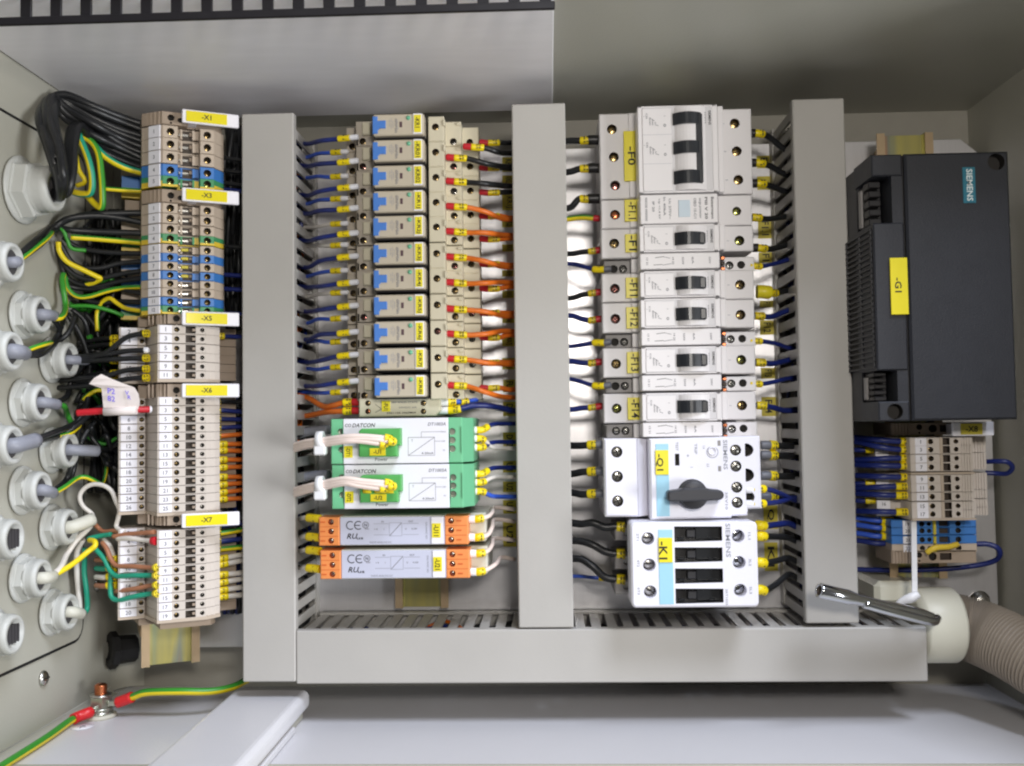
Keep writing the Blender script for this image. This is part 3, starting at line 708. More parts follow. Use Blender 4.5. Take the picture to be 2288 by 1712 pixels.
# ------------------------------------------------------------------ green-and-white transmitter modules
YG = -84.0
def transmitter(py0, py1, nm, sub, label, off):
    x0, x1, z0, z1 = box_px(739 + off, py0, 1033 + off, py1, YG); z0 += .2; z1 -= .2
    W = x1 - x0; H = z1 - z0
    fx = lambda px: P(px + off, (py0 + py1) / 2, YG).x
    fz = lambda f: z1 - H * f
    t = thing('transmitter', label, 'transmitter', ((x0 + x1) / 2, 0, z0), group='green and white transmitters')
    b = MB()
    b.box(x0 + 2, x1 + 2, YG + 6, -8, z0 + .4, z1 - .4, modgs, .5); part(t, 'case', b)
    b = MB(); hl = [(circ(fx(761), fz(.28), 1.9), 3, modgs, washer), (circ(fx(762), fz(.68), 1.9), 3, modgs, washer)]
    b.block(rct(x0, fx(767), z0, z1), YG + .6, YG + 8, modg, .5, hl); part(t, 'terminal_cover', b)
    b = MB(); rx_ = [fz(.31), fz(.5), fz(.69)]
    hl = [(circ(fx(1010), z, 2.0), 3, modgs, washer) for z in rx_]
    b.block(rct(fx(1002), x1, z0, z1), YG + .6, YG + 8, modg, .5, hl)
    b.prism_z([(x1 - .3, YG + 1), (fx(1051) + 1, YG + 10), (fx(1051) + 1, -30), (x1 - .3, -30)], z0 + .3, z1 - .3, modgs)
    b.box(fx(1030), fx(1032), YG - .3, YG + 2, z0 + H * .22, z1 - H * .2, modgs, .2); part(t, 'terminal_cover', b)
    b = MB(); b.box(fx(767), fx(1002), YG, YG + 8, z0, z1, dat, .3)
    y = YG - .08
    b.text('DATCON', (fx(813), y, fz(.145)), (1, 0, 0), (.25, 0, 1), 2.3, ink, 13.0)
    b.text('CO', (fx(778), y, fz(.145)), (1, 0, 0), (.1, 0, 1), 1.9, ink, 3.7)
    b.text('DT1003A', (fx(977), y, fz(.14)), (1, 0, 0), (.2, 0, 1), 1.9, inkg, 10.5)
    sx0, sx1, sz0, sz1 = fx(912), fx(971), fz(.83), fz(.43)
    for a in ((sx0, sz0, sx1, sz0), (sx0, sz1, sx1, sz1), (sx0, sz0, sx0, sz1), (sx1, sz0, sx1, sz1), (sx0, sz0, sx1, sz1), ((sx0 + sx1) / 2, sz1, (sx0 + sx1) / 2, fz(.31)), ((sx0 + sx1) / 2, fz(.31), fx(984), fz(.31)), (sx1, fz(.52), fx(984), fz(.52))): b.line(*a, y, .28 if a[0] == sx0 and a[3] == sz1 and a[2] == sx1 else .22, inkg)
    b.textr('+20mA', fx(990), y, fz(.31), .9, inkl); b.textr('+24V', fx(990), y, fz(.52), .9, inkl); b.textr('0V', fx(992), y, fz(.72), .9, inkl)
    b.textr('4-20mA', fx(955), y, fz(.78), 1.3, inkg, 7); b.textr('T', fx(921), y, fz(.5), 1.4, inkl)
    b.textr('Power', fx(852), y, fz(.905), 1.9, inkg, 7.4)
    part(t, 'face', b)
    b = MB(); px0, px1 = fx(807), fx(899)
    hl = [(rct(fx(812 + 20 * i), fx(822 + 20 * i), fz(.40), fz(.365)), 1.5, holem, holem) for i in range(4)]
    b.block([(px0, fz(.84)), (px1 - 2, fz(.84)), (px1 - 2, fz(.6)), (px1, fz(.6)), (px1, fz(.22)), (px0 + 1.5, fz(.22)), (px0, fz(.27))], YG - 7, YG + 1, plugg, .7, hl)
    pg = part(t, 'plug', b)
    b = MB(); b.box(fx(831), fx(866), YG - 7.5, YG - 6.9, fz(.815), fz(.65), yel, .1); b.textr(sub, fx(848), YG - 7.6, fz(.73), 2.4, ink); part(pg, 'label_insert', b)
    b = MB(); b.box(fx(769), fx(788), YG - .5, YG + .1, fz(.86), fz(.6), yel, .1); b.textd(nm, fx(778), YG - .58, fz(.73), 2.4, ink, 5); part(t, 'label_insert', b)
    return fx, fz
G1 = transmitter(934, 1036.5, '-DT1', '-U1', 'green and white transmitter with plug tagged -U1, directly below the slim fuse module', 0)
G2 = transmitter(1037.5, 1137, '-DT2', '-U2', 'green and white transmitter with plug tagged -U2, above the grey converters', 2)

# ------------------------------------------------------------------ grey converters with orange terminals
YO = -76.0
def converter(py0, py1, nm, label, off):
    x0, x1, z0, z1 = box_px(713 + off, py0, 1046 + off, py1, YO); z0 += .3; z1 -= .3; H = z1 - z0
    fx = lambda px: P(px + off, (py0 + py1) / 2, YO).x
    fz = lambda f: z1 - H * f
    t = thing('converter', label, 'converter', ((x0 + x1) / 2, 0, z0), group='grey signal converters with orange terminals')
    b = MB(); b.box(fx(700), fx(1083), YO + 14, -8, z0 - .1, z1 + .1, greyb, .8); b.box(fx(758), fx(995), YO + 1.2, YO + 15, z0 - .2, z1 + .2, greyb, .5); part(t, 'case', b)
    for a, c, cx in ((713, 759, 740), (994, 1046, 1008)):
        b = MB(); hl = [(circ(fx(cx), fz(.17 + .33 * i), 1.75), 2.5, inko, holem) for i in range(3)]
        b.block([(fx(a), z0), (fx(c), z0), (fx(c), z1), (fx(a), z1)], YO - .6, YO + 15, oran, .6, hl)
        for i in range(3):
            xx = fx(1026) if a > 900 else fx(722); b.box(xx - 1.4, xx + 1.4, YO - .9, YO - .4, fz(.17 + .33 * i) - .3, fz(.17 + .33 * i) + .3, inko)
            if i: b.box(fx(a) + .6, fx(c) - .6, YO - .7, YO + .2, fz(.335 * i) - .2, fz(.335 * i) + .1, inko)
        o = part(t, 'terminal_block', b)
        for i in range(3): screw(o, fx(cx), YO + 1.2, fz(.17 + .33 * i), 1.5, steel, 'slot')
    b = MB(); b.box(fx(760), fx(994), YO, YO + 3, z0 + .3, z1 - .3, greym, .2); y = YO - .08
    def arc(cx, cz, r, a0, a1, wd, m_):
        n = 12; b.add([(cx + rr * math.cos(a0 + (a1 - a0) * i / n), y, cz + rr * math.sin(a0 + (a1 - a0) * i / n)) for rr in (r, r - wd) for i in range(n + 1)], [(i, i + 1, n + 2 + i, n + 1 + i) for i in range(n)], m_)
    arc(fx(783), fz(.3), 2.6, .9, 5.4, .55, ink); arc(fx(801), fz(.3), 2.6, .9, 5.4, .55, ink); b.line(fx(801) - 2.4, fz(.3), fx(801) + .9, fz(.3), y, .5, ink)
    arc(fx(817), fz(.29), 2.0, 0, 6.29, .4, inkg); b.textr('N', fx(817), y, fz(.29), 1.7, ink); b.textr('ISTED', fx(820), y, fz(.43), .7, inkg, 2.6)
    b.text('RU', (fx(787), y, fz(.68)), (1, 0, 0), (.3, 0, 1), 3.2, ink, 5.6); b.textr('us', fx(804), y, fz(.76), 1.2, ink, 4)
    for xa, za, xb, zb in ((835, .25, 868, .25), (835, .64, 868, .64), (870, .22, 898, .22), (870, .68, 898, .68), (900, .25, 936, .25), (900, .64, 936, .64)): b.line(fx(xa), fz(za), fx(xb), fz(zb), y, .22, inkl)
    b.line(fx(870), fz(.22), fx(870), fz(.68), y, .22, inkl); b.line(fx(898), fz(.22), fx(898), fz(.68), y, .22, inkl); b.line(fx(871), fz(.67), fx(897), fz(.23), y, .35, inkg)
    for px, f, s_ in ((855, .18, 'IN'), (918, .18, 'OUT'), (840, .44, '+ 4'), (858, .44, 'I'), (907, .44, 'U'), (926, .44, '0-10V')): b.textr(s_, fx(px), y, fz(f), 1.0, inkg)
    b.textr('WAVE ANALOG DC', fx(850), y, fz(.9), 1.1, inkl, 13)
    b.textd('GALVANIC ISO', fx(953), y, fz(.5), 1.1, inkl, H * .6)
    part(t, 'face', b)
    b = MB(); b.box(fx(964), fx(990), YO - .8, YO + .2, z0 + .5, z1 - .5, tagw, .2); q = part(t, 'label_holder', b)
    b = MB(); b.box(fx(965.5), fx(985), YO - 1.1, YO - .7, fz(.75), fz(.25), yel, .1); b.textd(nm, fx(975), YO - 1.2, fz(.5), 3.0, ink, 6.5); part(q, 'label_insert', b)
    return fx, fz
C1 = converter(1153, 1219, '-U11', 'grey converter with orange terminals tagged -U11, above its twin', 0)
C2 = converter(1228, 1294, '-U21', 'grey converter with orange terminals tagged -U21, lowest on the middle rail', 3)
# ------------------------------------------------------------------ breakers
YM, YS = -78.0, -60.0
def hump(b, xa, xb, ya, za, zb, m_, hgt, n=10, flat=0.0):
    pts = [(xa, ya + 1)] + [(xa + (xb - xa) * i / n, ya - hgt * math.sin(math.pi * i / n) ** 0.8) for i in range(n + 1)] + [(xb, ya + 1)]
    b.prism_z(pts, za, zb, m_)
def mcb(py0, py1, poles, name, label, aux, ls, rs, lscrews, tagpy, tagtxt, smat, levers, shift=0.0):
    """a row breaker: toggle front py0..py1 (without its side contact), shoulders left ls and right rs"""
    mid = (py0 + py1) / 2; o = (mid - 330) * .0155 + 2
    fx = lambda px, y=YM: P(px + o, mid, y).x
    fz = lambda py, y=YM: P(1520, py, y).z
    t = thing('circuit_breaker', label, 'circuit breaker', (fx(1515), 0, fz(py1)), group='white circuit breakers on the rail')
    z0, z1 = fz(py1) + .15, fz(py0) - .15
    b = MB(); b.box(fx(1424), fx(1600), YM + .9, -8, z0, z1, mcbw, .5)
    b.box(fx(1436), fx(1590), YM - .1, YM + 1.2, z0 + .9, z1 - 1.0, mcbs, .3)
    b.box(fx(1424), fx(1600), YM, YM + 1.5, z1 - 1.1, z1, mcbw, .3); b.box(fx(1424), fx(1600), YM, YM + 1.5, z0, z0 + 1.0, mcbw, .3)
    b.box(fx(1590), fx(1602), YM, YM + 2, z0, z1, mcbw, .3); b.box(fx(1424), fx(1434), YM, YM + 2, z0, z1, mcbw, .3)
    H = (z1 - z0) / poles
    b.box(fx(1434), fx(1499), YM - .4, YM + .6, z0 + 1.2, z1 - 1.6, mcbw, .2)
    y = YM - .5
    for k in range(poles if poles == 1 else 2):
        zc = z1 - H * (k + .5)
        b.textd('1', fx(1438), y, zc + 2.4, .9, inkg); b.textd('C10' if poles == 1 else 'C32', fx(1444), y, zc + 2.6, 1.0, inkg, 3.2)
        for i, (s_, wd) in enumerate((('230/400V', 4.6), ('10000', 3.6), ('3', 1))): b.textd(s_, fx(1451 + 6 * i), y, zc - .8 - .4 * i, .8, inkg, wd)
        b.line(fx(1450), zc + 1.6, fx(1462), zc - .6, y, .25, inkg); b.line(fx(1462), zc - 2.6, fx(1470), zc - 3.4, y, .3, inkg)
        b.textd('I', fx(1484), y, zc + 2.4, 1.1, inkg); b.textd('0', fx(1484), y, zc - 3.2, 1.6, inkg, 1.8)
    if poles > 1:
        for k in range(1, poles): b.line(fx(1434), z1 - H * k, fx(1499), z1 - H * k, YM - .52, .15, inkl)
    b.textd('SIEMENS', fx(1585), YM - .2, z1 - H * .45, 1.5, ink, H * .5); b.textd('5SX21' if poles == 1 else '5SX23', fx(1574), YM - .2, z1 - H * .45, 1.2, inkg, H * .4)
    part(t, 'front', b)
    b = MB(); hump(b, fx(1504), fx(1576), YM + .2, z0 + 1.2, z1 - 1.4, mcbw, 3.6); part(t, 'hump', b)
    for (la, lb) in levers:
        b = MB(); hump(b, fx(1502), fx(1568), YM - 1.0, fz(lb), fz(la), levm, 4.0)
        if poles == 1: b.box(fx(1548), fx(1570), YM - 3.2, YM + .2, fz(lb) + .2, fz(la) - .2, levm, .8)
        part(t, 'toggle', b)
    if poles > 1:
        b = MB(); b.box(fx(1545), fx(1567), YM - 3.0, YM + .2, fz(levers[-1][1]) + .2, fz(levers[0][0]) - .2, levm, .8); part(t, 'tie_bar', b)
    # shoulders
    zs0, zs1 = fz(ls[1], YS) + .12, fz(ls[0], YS) - .12
    b = MB(); hl = [(circ(fx(lx, YS), fz(ly, YS), 3.0, 18), 4.5, slotm, holem) for lx, ly in lscrews[0]]
    b.block(rct(fx(1338, YS), fx(1428, YS), zs0, zs1), YS, -8, mcbw, .6, hl)
    b.box(fx(1402, YS), fx(1426, YS), YS - 1.4, YS + .5, zs0 + .2, zs1 - .2, mcbw, .6); s_ = part(t, 'shoulder', b)
    for i, (lx, ly) in enumerate(lscrews[0]): screw(s_, fx(lx, YS), YS + 3.0, fz(ly, YS), 2.6, smat[0][i % len(smat[0])], 'slot' if poles > 1 else 'cross')
    zr0, zr1 = fz(rs[1], YS) + .12, fz(rs[0], YS) - .12
    b = MB(); hl = [(circ(fx(lx, YS), fz(ly, YS), 3.0, 18), 4.5, slotm, holem) for lx, ly in lscrews[1]]
    b.block(rct(fx(1610, YS), fx(1678, YS), zr0, zr1), YS, -8, mcbw, .6, hl)
    b.box(fx(1598, YS), fx(1611, YS), YS - 6, -8, zr0, zr1, mcbw, .4)
    for i, (lx, ly) in enumerate(lscrews[1]): b.textd(str(2 * i + 1), fx(lx - 26, YS), YS - .08, fz(ly, YS), 1.5, inkl)
    s_ = part(t, 'shoulder', b)
    for i, (lx, ly) in enumerate(lscrews[1]): screw(s_, fx(lx, YS), YS + 3.0, fz(ly, YS), 2.6, smat[1][i % len(smat[1])], 'slot' if poles > 1 else 'cross')
    a0, a1 = tagpy
    b = MB(); zz0, zz1 = fz(a1, YS), fz(a0, YS)
    b.box(fx(1391, YS), fx(1425, YS), YS - 2.0, YS - 1.2, zz0, zz1, yel, .2); b.textd(tagtxt, fx(1408, YS), YS - 2.1, (zz0 + zz1) / 2, 4.6, ink, min(11.5, (zz1 - zz0) * .82)); part(t, 'label_insert', b)
    if aux:                                            # side-mounted signal contact
        q0, q1, g0, g1 = aux
        t2 = thing('signal_contact', 'narrow white signal contact with small screws clipped below breaker ' + tagtxt, 'signal contact', (fx(1515), 0, fz(q1)), group='signal contacts beside the breakers')
        z0, z1 = fz(q1) + .12, fz(q0) - .12; zc = (z0 + z1) / 2
        b = MB(); b.box(fx(1424), fx(1602), YM + .4, -8, z0, z1, mcbw, .5); y = YM + .32
        b.line(fx(1458), zc + 2.0, fx(1478), zc + 2.6, y, .3, ink); b.line(fx(1478), zc + 2.4, fx(1492), zc + 1.6, y, .3, inkg)
        b.line(fx(1454), zc - 2.2, fx(1474), zc - 2.0, y, .3, ink); b.line(fx(1474), zc - 2.4, fx(1494), zc - 1.6, y, .3, inkg)
        for px, s2 in ((1440, '13 21'), (1498, '14 22'), (1520, '5SX9'), (1542, '6A'), (1580, '230V')): b.textd(s2, fx(px), y, zc, 1.1, inkg, 4.2)
        part(t2, 'front', b)
        b = MB(); zs0, zs1 = fz(g1, YS) + .12, fz(g0, YS) - .12
        b.block(rct(fx(1344, YS), fx(1404, YS), zs0, zs1), YS + 5, -8, auxg, .5, [(circ(fx(1366, YS), zc - .6 + 0, 2.5), 3.5, holem, holem), (circ(fx(1387, YS), zc - .6, 2.5), 3.5, holem, holem)])
        b.box(fx(1404, YS), fx(1426, YS), YS, -8, zs0, zs1, mcbw, .4)
        s_ = part(t2, 'shoulder', b); screw(s_, fx(1388, YS), YS + 6.6, zc - .6, 2.2, steel)
        if name == 'F14': screw(s_, fx(1367, YS), YS + 6.6, zc - .6, 2.2, steel)
        b = MB(); b.block(rct(fx(1612, YS), fx(1680, YS), zs0, zs1), YS + 1, -8, mcbw, .5, [(circ(fx(1624, YS), zc - .3, 2.5), 3, slotm, holem), (circ(fx(1650, YS), zc - .1, 2.4), 4, auxg, holem)])
        s_ = part(t2, 'shoulder', b); screw(s_, fx(1624, YS), YS + 2.4, zc - .3, 2.25, steel)
        b = MB()
        for i in range(3): b.box(fx(1600, YS), fx(1609, YS), YS - 6.4, YS - 4, zs1 - .6 - i * 3.2, zs1 - 2.6 - i * 3.2, (coppersc, slotm, coppersc)[i], .4)
        part(t2, 'contact_strip', b)
A = lambda ox, x: ox + x / 3.678
mcb(235, 431, 3, 'F0', 'large three-pole circuit breaker with yellow -F0 tag at the top', None, (250, 442), (246, 437), ([(1366, 285), (1369, 347.5), (1371, 411)], [(1641, 279), (1644, 341), (1646, 405)]), (292, 404), '-F0', ([brass, brass, pinksc], [brass, brass, brass]), [(255, 281), (319, 346), (384, 413)])
for nm, fr, ax, ls, lax, rs, tg, lv, lsc, rsc, sm_ in (
    ('F1', (500.5, 563), (564, 601), (508.6, 575), (576, 608), (507, 564), (522, 563), (521, 549), 541, 540.5, ([brass], [greensc])),
    ('F11', (604, 665), None, (608.5, 673), None, (606, 671), (619, 665), (620, 648), 642.5, 639, ([pinksc], [brass])),
    ('F12', (666, 733), (734, 771.5), (674, 742), (743, 775), (671.5, 735), (685, 733), (689, 717), 710, 706, ([pinksc], [brass])),
    ('F13', (774, 836), (837, 873), (775.5, 842), (843, 876), (774, 838), (785, 833), (792, 820), 811, 806.5, ([brass], [greensc])),
    ('F14', (877, 942), (943, 976.5), (877.5, 944), (945, 978), (877, 940), (887, 937), (895, 923), 911, 908, ([greensc], [brass]))):
    o = (sum(fr) / 2 - 330) * .0155
    mcb(fr[0], fr[1], 1, nm, 'single-pole circuit breaker with black toggle and yellow -%s tag' % nm, (ax[0], ax[1], lax[0], lax[1]) if ax else None, ls, rs, ([(1367, lsc)], [(1647, rsc)]), tg, '-' + nm, sm_, [lv])
# surge module F1.1
py0, py1 = 433, 499.5; fx = lambda px, y=YM: P(px + 4, 466, y).x; fz = lambda py, y=YM: P(1520, py, y).z
t = thing('surge_arrester', 'white module with grey-blue window and -F1.1 tag below the three-pole breaker', 'surge arrester', (fx(1515), 0, fz(py1)))
b = MB(); z0, z1 = fz(py1) + .1, fz(py0) - .15; b.box(fx(1426), fx(1600), YM, -8, z0, z1, mcbw, .5); y = YM - .08; zc = (z0 + z1) / 2
for px, s_, wd in ((1440, '900358 0000000', 14), (1456, 'IP 20', 6), (1469, 'Up <1,4 kV', 12), (1481, 'In 40kA', 11), (1493, 'Uc 275V~', 12)): b.textd(s_, fx(px), y, zc + (1.5 if wd < 12 else 0), 1.35, inkg, wd)
for px, s_, wd in ((1549, 'OBO 15-C/1', 12), (1560, 'surge protector', 12), (1574, 'PIII V 20', 13), (1588, 'Bettermann', 13)): b.textd(s_, fx(px), y, zc, 1.6, ink if px > 1570 else inkg, wd)
part(t, 'front', b)
b = MB(); b.box(fx(1512), fx(1538), YM - .4, YM + .3, zc - 5, zc + 5, glassb, .2); part(t, 'window', b)
zs0, zs1 = fz(508, YS), fz(443.5, YS)
b = MB(); b.block(rct(fx(1339, YS), fx(1428, YS), zs0, zs1), YS, -8, mcbw, .6, [(circ(fx(1370, YS), fz(477, YS), 3.0, 18), 3.5, slotm, holem)]); b.box(fx(1402, YS), fx(1426, YS), YS - 1.4, YS + .5, zs0 + .2, zs1 - .2, mcbw, .6); s_ = part(t, 'shoulder', b)
screw(s_, fx(1370, YS), YS + 1.6, fz(477, YS), 2.8, coppersc, 'slot')
zs0, zs1 = fz(506, YS), fz(439, YS)
b = MB(); b.block(rct(fx(1600, YS), fx(1676, YS), zs0, zs1), YS, -8, mcbw, .6, [(circ(fx(1642, YS), fz(475, YS), 2.7, 18), 3.5, slotm, holem)]); s_ = part(t, 'shoulder', b)
screw(s_, fx(1642, YS), YS + 1.8, fz(475, YS), 2.5, greensc, 'slot')
b = MB(); b.box(fx(1391, YS), fx(1425, YS), YS - 2, YS - 1.2, fz(494, YS), fz(445, YS), yel, .2); b.textd('-F1.1', fx(1408, YS), YS - 2.1, fz(470, YS), 4.6, ink, 10.5); part(t, 'label_insert', b)

# ------------------------------------------------------------------ motor protection switch
YQ = -82.0
fx = lambda px, y=YQ: P(px, 1070, y).x
fz = lambda py, y=YQ: P(1560, py, y).z
t = thing('motor_switch', 'white motor protection switch with black rotary knob and yellow -Q1 tag', 'motor switch', (fx(1540), 0, fz(1161)))
b = MB(); hl = [(circ(fx(1381), P(1381, py, YQ + 6).z, 3.3, 18), 4, slotm, holem) for py in (1010, 1065, 1120)]
zl0, zl1 = P(1400, 1155, YQ + 6).z, P(1400, 980, YQ + 6).z
b.block(rct(fx(1352), fx(1428), zl0, zl1), YQ + 6, -8, stw, 1.0, hl)
b.prism_z([(fx(1428), YQ + 6), (fx(1453), YQ + 12), (fx(1453), -8), (fx(1428), -8)], zl0 + .2, zl1 - .2, stw)
s_ = part(t, 'shoulder', b)
for py in (1010, 1065, 1120): screw(s_, fx(1381), YQ + 8.4, P(1381, py, YQ + 6).z, 3.0, steel)
b = MB(); Z = fz
hl = [(circ(fx(px), Z(py), 3.2, 18), 3.2, slotm, holem) for px, py in ((1645, 1007), (1645, 1043), (1646, 1090), (1646, 1124))]
for py in (1007, 1063, 1112):
    a = [(fx(1666), Z(py) + 3.6), (fx(1666), Z(py) - 3.6)] + [(fx(1666) + 4.9 * math.cos(q), Z(py) + 3.9 * math.sin(q)) for q in [-math.pi / 2 * .9 + math.pi * .9 * i / 8 for i in range(9)]]
    hl.append((a, 7, auxg, holem))
hl.append((rct(fx(1509), fx(1519), Z(1040), Z(1013.5)), 3, levm, holem))
b.block([(fx(1452), Z(1161)), (fx(1632), Z(1158)), (fx(1634), Z(1154)), (fx(1668), Z(1153)), (fx(1670), Z(1138)), (fx(1701), Z(1138)), (fx(1700), Z(976)), (fx(1452), Z(979))], YQ, -8, stw, 1.0, hl)
y = YQ - .08
b.textd('SIEMENS', fx(1622), y, Z(1017), 2.4, inkl, 17)
for px, py, s_, wd in ((1538, 1018, '+', 0), (1546, 1044, 'I', 0), (1600, 1118, 'O', 0), (1556, 1003, 'TRIP', 6), (1514, 997, 'TEST', 5), (1574, 1000, '1,6', 0), (1622, 1120, '3RV10', 10), (1582, 1040, '2,5', 0)): b.textd(s_, fx(px), y, Z(py), 1.5, inkl, wd or None)
n = 18
b.add([(fx(1593) + rr * math.cos(2 * math.pi * i / n), y, Z(1011) + rr * math.sin(2 * math.pi * i / n)) for rr in (3.4, 3.0) for i in range(n)], [(i, (i + 1) % n, n + (i + 1) % n, n + i) for i in range(n)], inkl)
for py in (991, 1048): b.box(fx(1605), fx(1612), y, YQ + .3, Z(py + 6), Z(py - 6), auxg, .1)
f_ = part(t, 'body', b)
for px, py in ((1645, 1007), (1645, 1043), (1646, 1090), (1646, 1124)): screw(f_, fx(px), YQ + 1.4, Z(py), 2.95, steel)
b = MB(); b.lathe((fx(1593), YQ + .2, Z(1008)), (0, -1, 0), [(0, 2.6), (.8, 2.5), (1.0, 2.0), (.5, 1.8), (.5, 0)], stw, 20); part(t, 'setting_dial', b)
b = MB(); b.box(fx(1466), fx(1495), YQ - .3, YQ + .4, Z(1153), Z(991), sky, .15); s_ = part(t, 'label_strip', b)
b = MB(); b.box(fx(1465), fx(1494.5), YQ - .9, YQ - .2, Z(1060), Z(1005), yel, .2); b.textd('-Q1', fx(1474), YQ - 1.0, Z(1032), 4.4, ink, 9.5); part(s_, 'label_insert', b)
kx, kz = fx(1546), Z(1104)
b = MB(); b.lathe((kx, YQ + .2, kz), (0, -1, 0), [(0, 8.6), (1.2, 8.6), (1.4, 8.2), (7.5, 8.0), (8.2, 7.2), (8.2, 0)], knobm, 36)
ky = YQ - 12
pl = [(kx - 15.5, kz - 2.0), (kx - 14.5, kz - 3.2), (kx - 7, kz - 3.4), (kx + 7, kz - 3.2), (kx + 14, kz - 2.6)] + [(kx + 13.4 + 2.7 * math.cos(q), kz + .1 + 2.7 * math.sin(q)) for q in (-1.0, -.5, 0, .5, 1.0)] + [(kx + 14, kz + 2.8), (kx + 9, kz + 3.2), (kx + 6, kz + 4.2), (kx - 6, kz + 4.2), (kx - 9, kz + 3.3), (kx - 14.5, kz + 2.6), (kx - 15.5, kz + 1.6)]
b.block(pl, ky, YQ - 3, knobm, 1.0); part(t, 'knob', b)

# ------------------------------------------------------------------ contactor
YK = -92.0
fx = lambda px, y=YK: P(px, 1262, y).x
fz = lambda py, y=YK: P(1552, py, y).z
t = thing('contactor', 'white contactor with four black windows and yellow -K1 tag', 'contactor', (fx(1552), 0, fz(1357)))
b = MB(); Z = fz
sp = [(1449, 1203), (1451, 1262), (1452, 1322), (1651, 1199), (1652, 1258), (1653, 1320)]
hl = [(circ(fx(px), Z(py), 3.6, 20), 9, stw, holem) for px, py in sp]
wz = [(1177, 1211), (1224, 1257), (1271, 1304), (1316, 1349)]
hl += [([(fx(1508), Z(c)), (fx(1615), Z(c - 2)), (fx(1615), Z(a)), (fx(1508), Z(a - 1))], 7, levm, blackp) for a, c in wz]
b.block(rrect(fx(1410), fx(1694), Z(1357.5), Z(1167), 2.6), YK, YK + 22, stw, 1.1, hl)
y = YK - .08
b.textd('SIEMENS', fx(1628), y, Z(1208), 2.6, inkl, 19)
for i, py in enumerate((1199, 1258, 1320)):
    b.textd('%dL%d' % (2 * i + 1, i + 1), fx(1676), y, Z(py), 1.4, inkl, 4); b.textd('%dT%d' % (2 * i + 2, i + 1), fx(1426), y, Z(py), 1.4, inkl, 4)
b.textd('3RT1025', fx(1622), y, Z(1335), 1.2, inkl, 9)
f_ = part(t, 'front', b)
for px, py in sp: screw(f_, fx(px), YK + 6.5, Z(py), 3.0, steel if px < 1500 else chrome, 'slot')
for a, c in wz:
    b = MB(); m_ = (a + c) / 2; b.box(fx(1537), fx(1557), YK + 3.5, YK + 7.5, Z(m_ + 9), Z(m_ - 9), knobm, .5); b.box(fx(1558), fx(1612), YK + 5.5, YK + 7.5, Z(m_ + 14), Z(m_ - 14), levm, .4)
    for px in (1518, 1585): b.box(fx(px), fx(px + 14), YK + 4.8, YK + 7.5, Z(c - 3), Z(c - 8), levm, .3)
    part(t, 'coupling', b)
b = MB(); b.box(fx(1472), fx(1504), YK - .3, YK + .4, Z(1350), Z(1183), sky, .15); s_ = part(t, 'label_strip', b)
b = MB(); b.box(fx(1472), fx(1503), YK - .9, YK - .2, Z(1256), Z(1201), yel, .2); b.textd('-K1', fx(1482), YK - 1.0, Z(1229), 4.6, ink, 10); part(s_, 'label_insert', b)
b = MB(); b.box(fx(1420), fx(1688), YK + 21, -30, Z(1352), Z(1172), stw, 1.0); b.box(fx(1428), fx(1680), -31, -8, Z(1350), Z(1174), blackp, .5); part(t, 'case', b)
b = MB(); ya = -52.0
for py in (1190, 1254, 1310): b.block(rct(P(1374, py, ya).x, P(1412, py, ya).x, P(1390, py + 18, ya).z, P(1390, py - 14, ya).z), ya, -12, auxg, .6, [(circ(P(1400, py, ya).x, P(1400, py - 1, ya).z, 2.4), 3, holem, steel)])
part(t, 'terminal_row', b)

# ------------------------------------------------------------------ dark power supply
YP = -112.0
fx = lambda px, y=YP: P(px, 640, y).x
fz = lambda py, y=YP: P(2080, py, y).z
x0, xm, x1, z0, z1 = fx(1955), fx(2026), fx(2262), fz(940), fz(343)
t = thing('power_supply', 'big charcoal power supply with teal badge and yellow -G1 tag', 'power supply', (x0 + 40, 0, z0))
b = MB()
n1a, n1b, n2a, n2b = fz(391), fz(496), fz(826), fz(896)
b.block([(xm + .6, z0), (x1, z0), (x1, z1), (xm + .6, z1)], YP - 1.0, -14, psum, 1.2, [(circ(P(2224, 363, YP).x, P(2224, 363, YP).z, 4.6, 20), 6, holem, holem)])
part(t, 'cover', b)
b = MB(); b.box(xm - .6, xm + .8, YP + 2.5, -20, z0 + .4, z1 - .4, blackp)
segs = [(n1a, z1), (n2a, n1b), (z0, n2b)]
hole = {2: [(circ(P(2000, 920, YP).x, P(2000, 920, YP).z, 4.3, 20), 6, holem, holem)]}
for i, (a, c) in enumerate(segs): b.block(rct(x0, xm - .5, a, c), YP, YP + 30, psum, .7, hole.get(i, []))
b.box(x0 + 1.0, xm - .5, YP + 29, -14, z0, z1, psus, .4)
part(t, 'side_frame', b)
for a, c in ((n1b, n1a), (n2b, n2a)):
    b = MB(); xi = fx(2000 if a > 0 else 2006); b.box(xi, xm - .6, YP + .8, YP + 30, a, c, psum)
    b.box(x0 + 2.5, xi - .5, YP + 17, YP + 29, a + .4, c - .4, blackp, .4); n = 5 if a > 0 else 4
    for i in range(n):
        z = a + (c - a) * (i + .5) / n; b.box(x0 + 1.0, xi - 3, YP + 9, YP + 18, z - (c - a) / n * .36, z + (c - a) / n * .36, blackp, .5)
    b.box(x0 + .4, x0 + 1.6, YP + 20, YP + 25, a + 1.5, c - 3, auxg, .3)
    part(t, 'terminal_recess', b)
b = MB(); n = 26
za, zb2 = n2a + 2, n1b - 3
for i in range(n):
    z = za + (zb2 - za) * i / (n - 1); 
    b.box(x0 - .9, x0 + .2, YP + 3, -20, z - .5, z + .5, psus)
for y in (YP + 3, YP + 22, YP + 45, -22): b.box(x0 - .8, x0 + .1, y, y + 1.6, za, zb2, psus)
b.box(x0 + .3, x0 + .9, YP + 30.2, -20, za, zb2, holem)
part(t, 'louvre_grille', b)
a = box_px(2151, 374, 2179, 454, YP - 1)
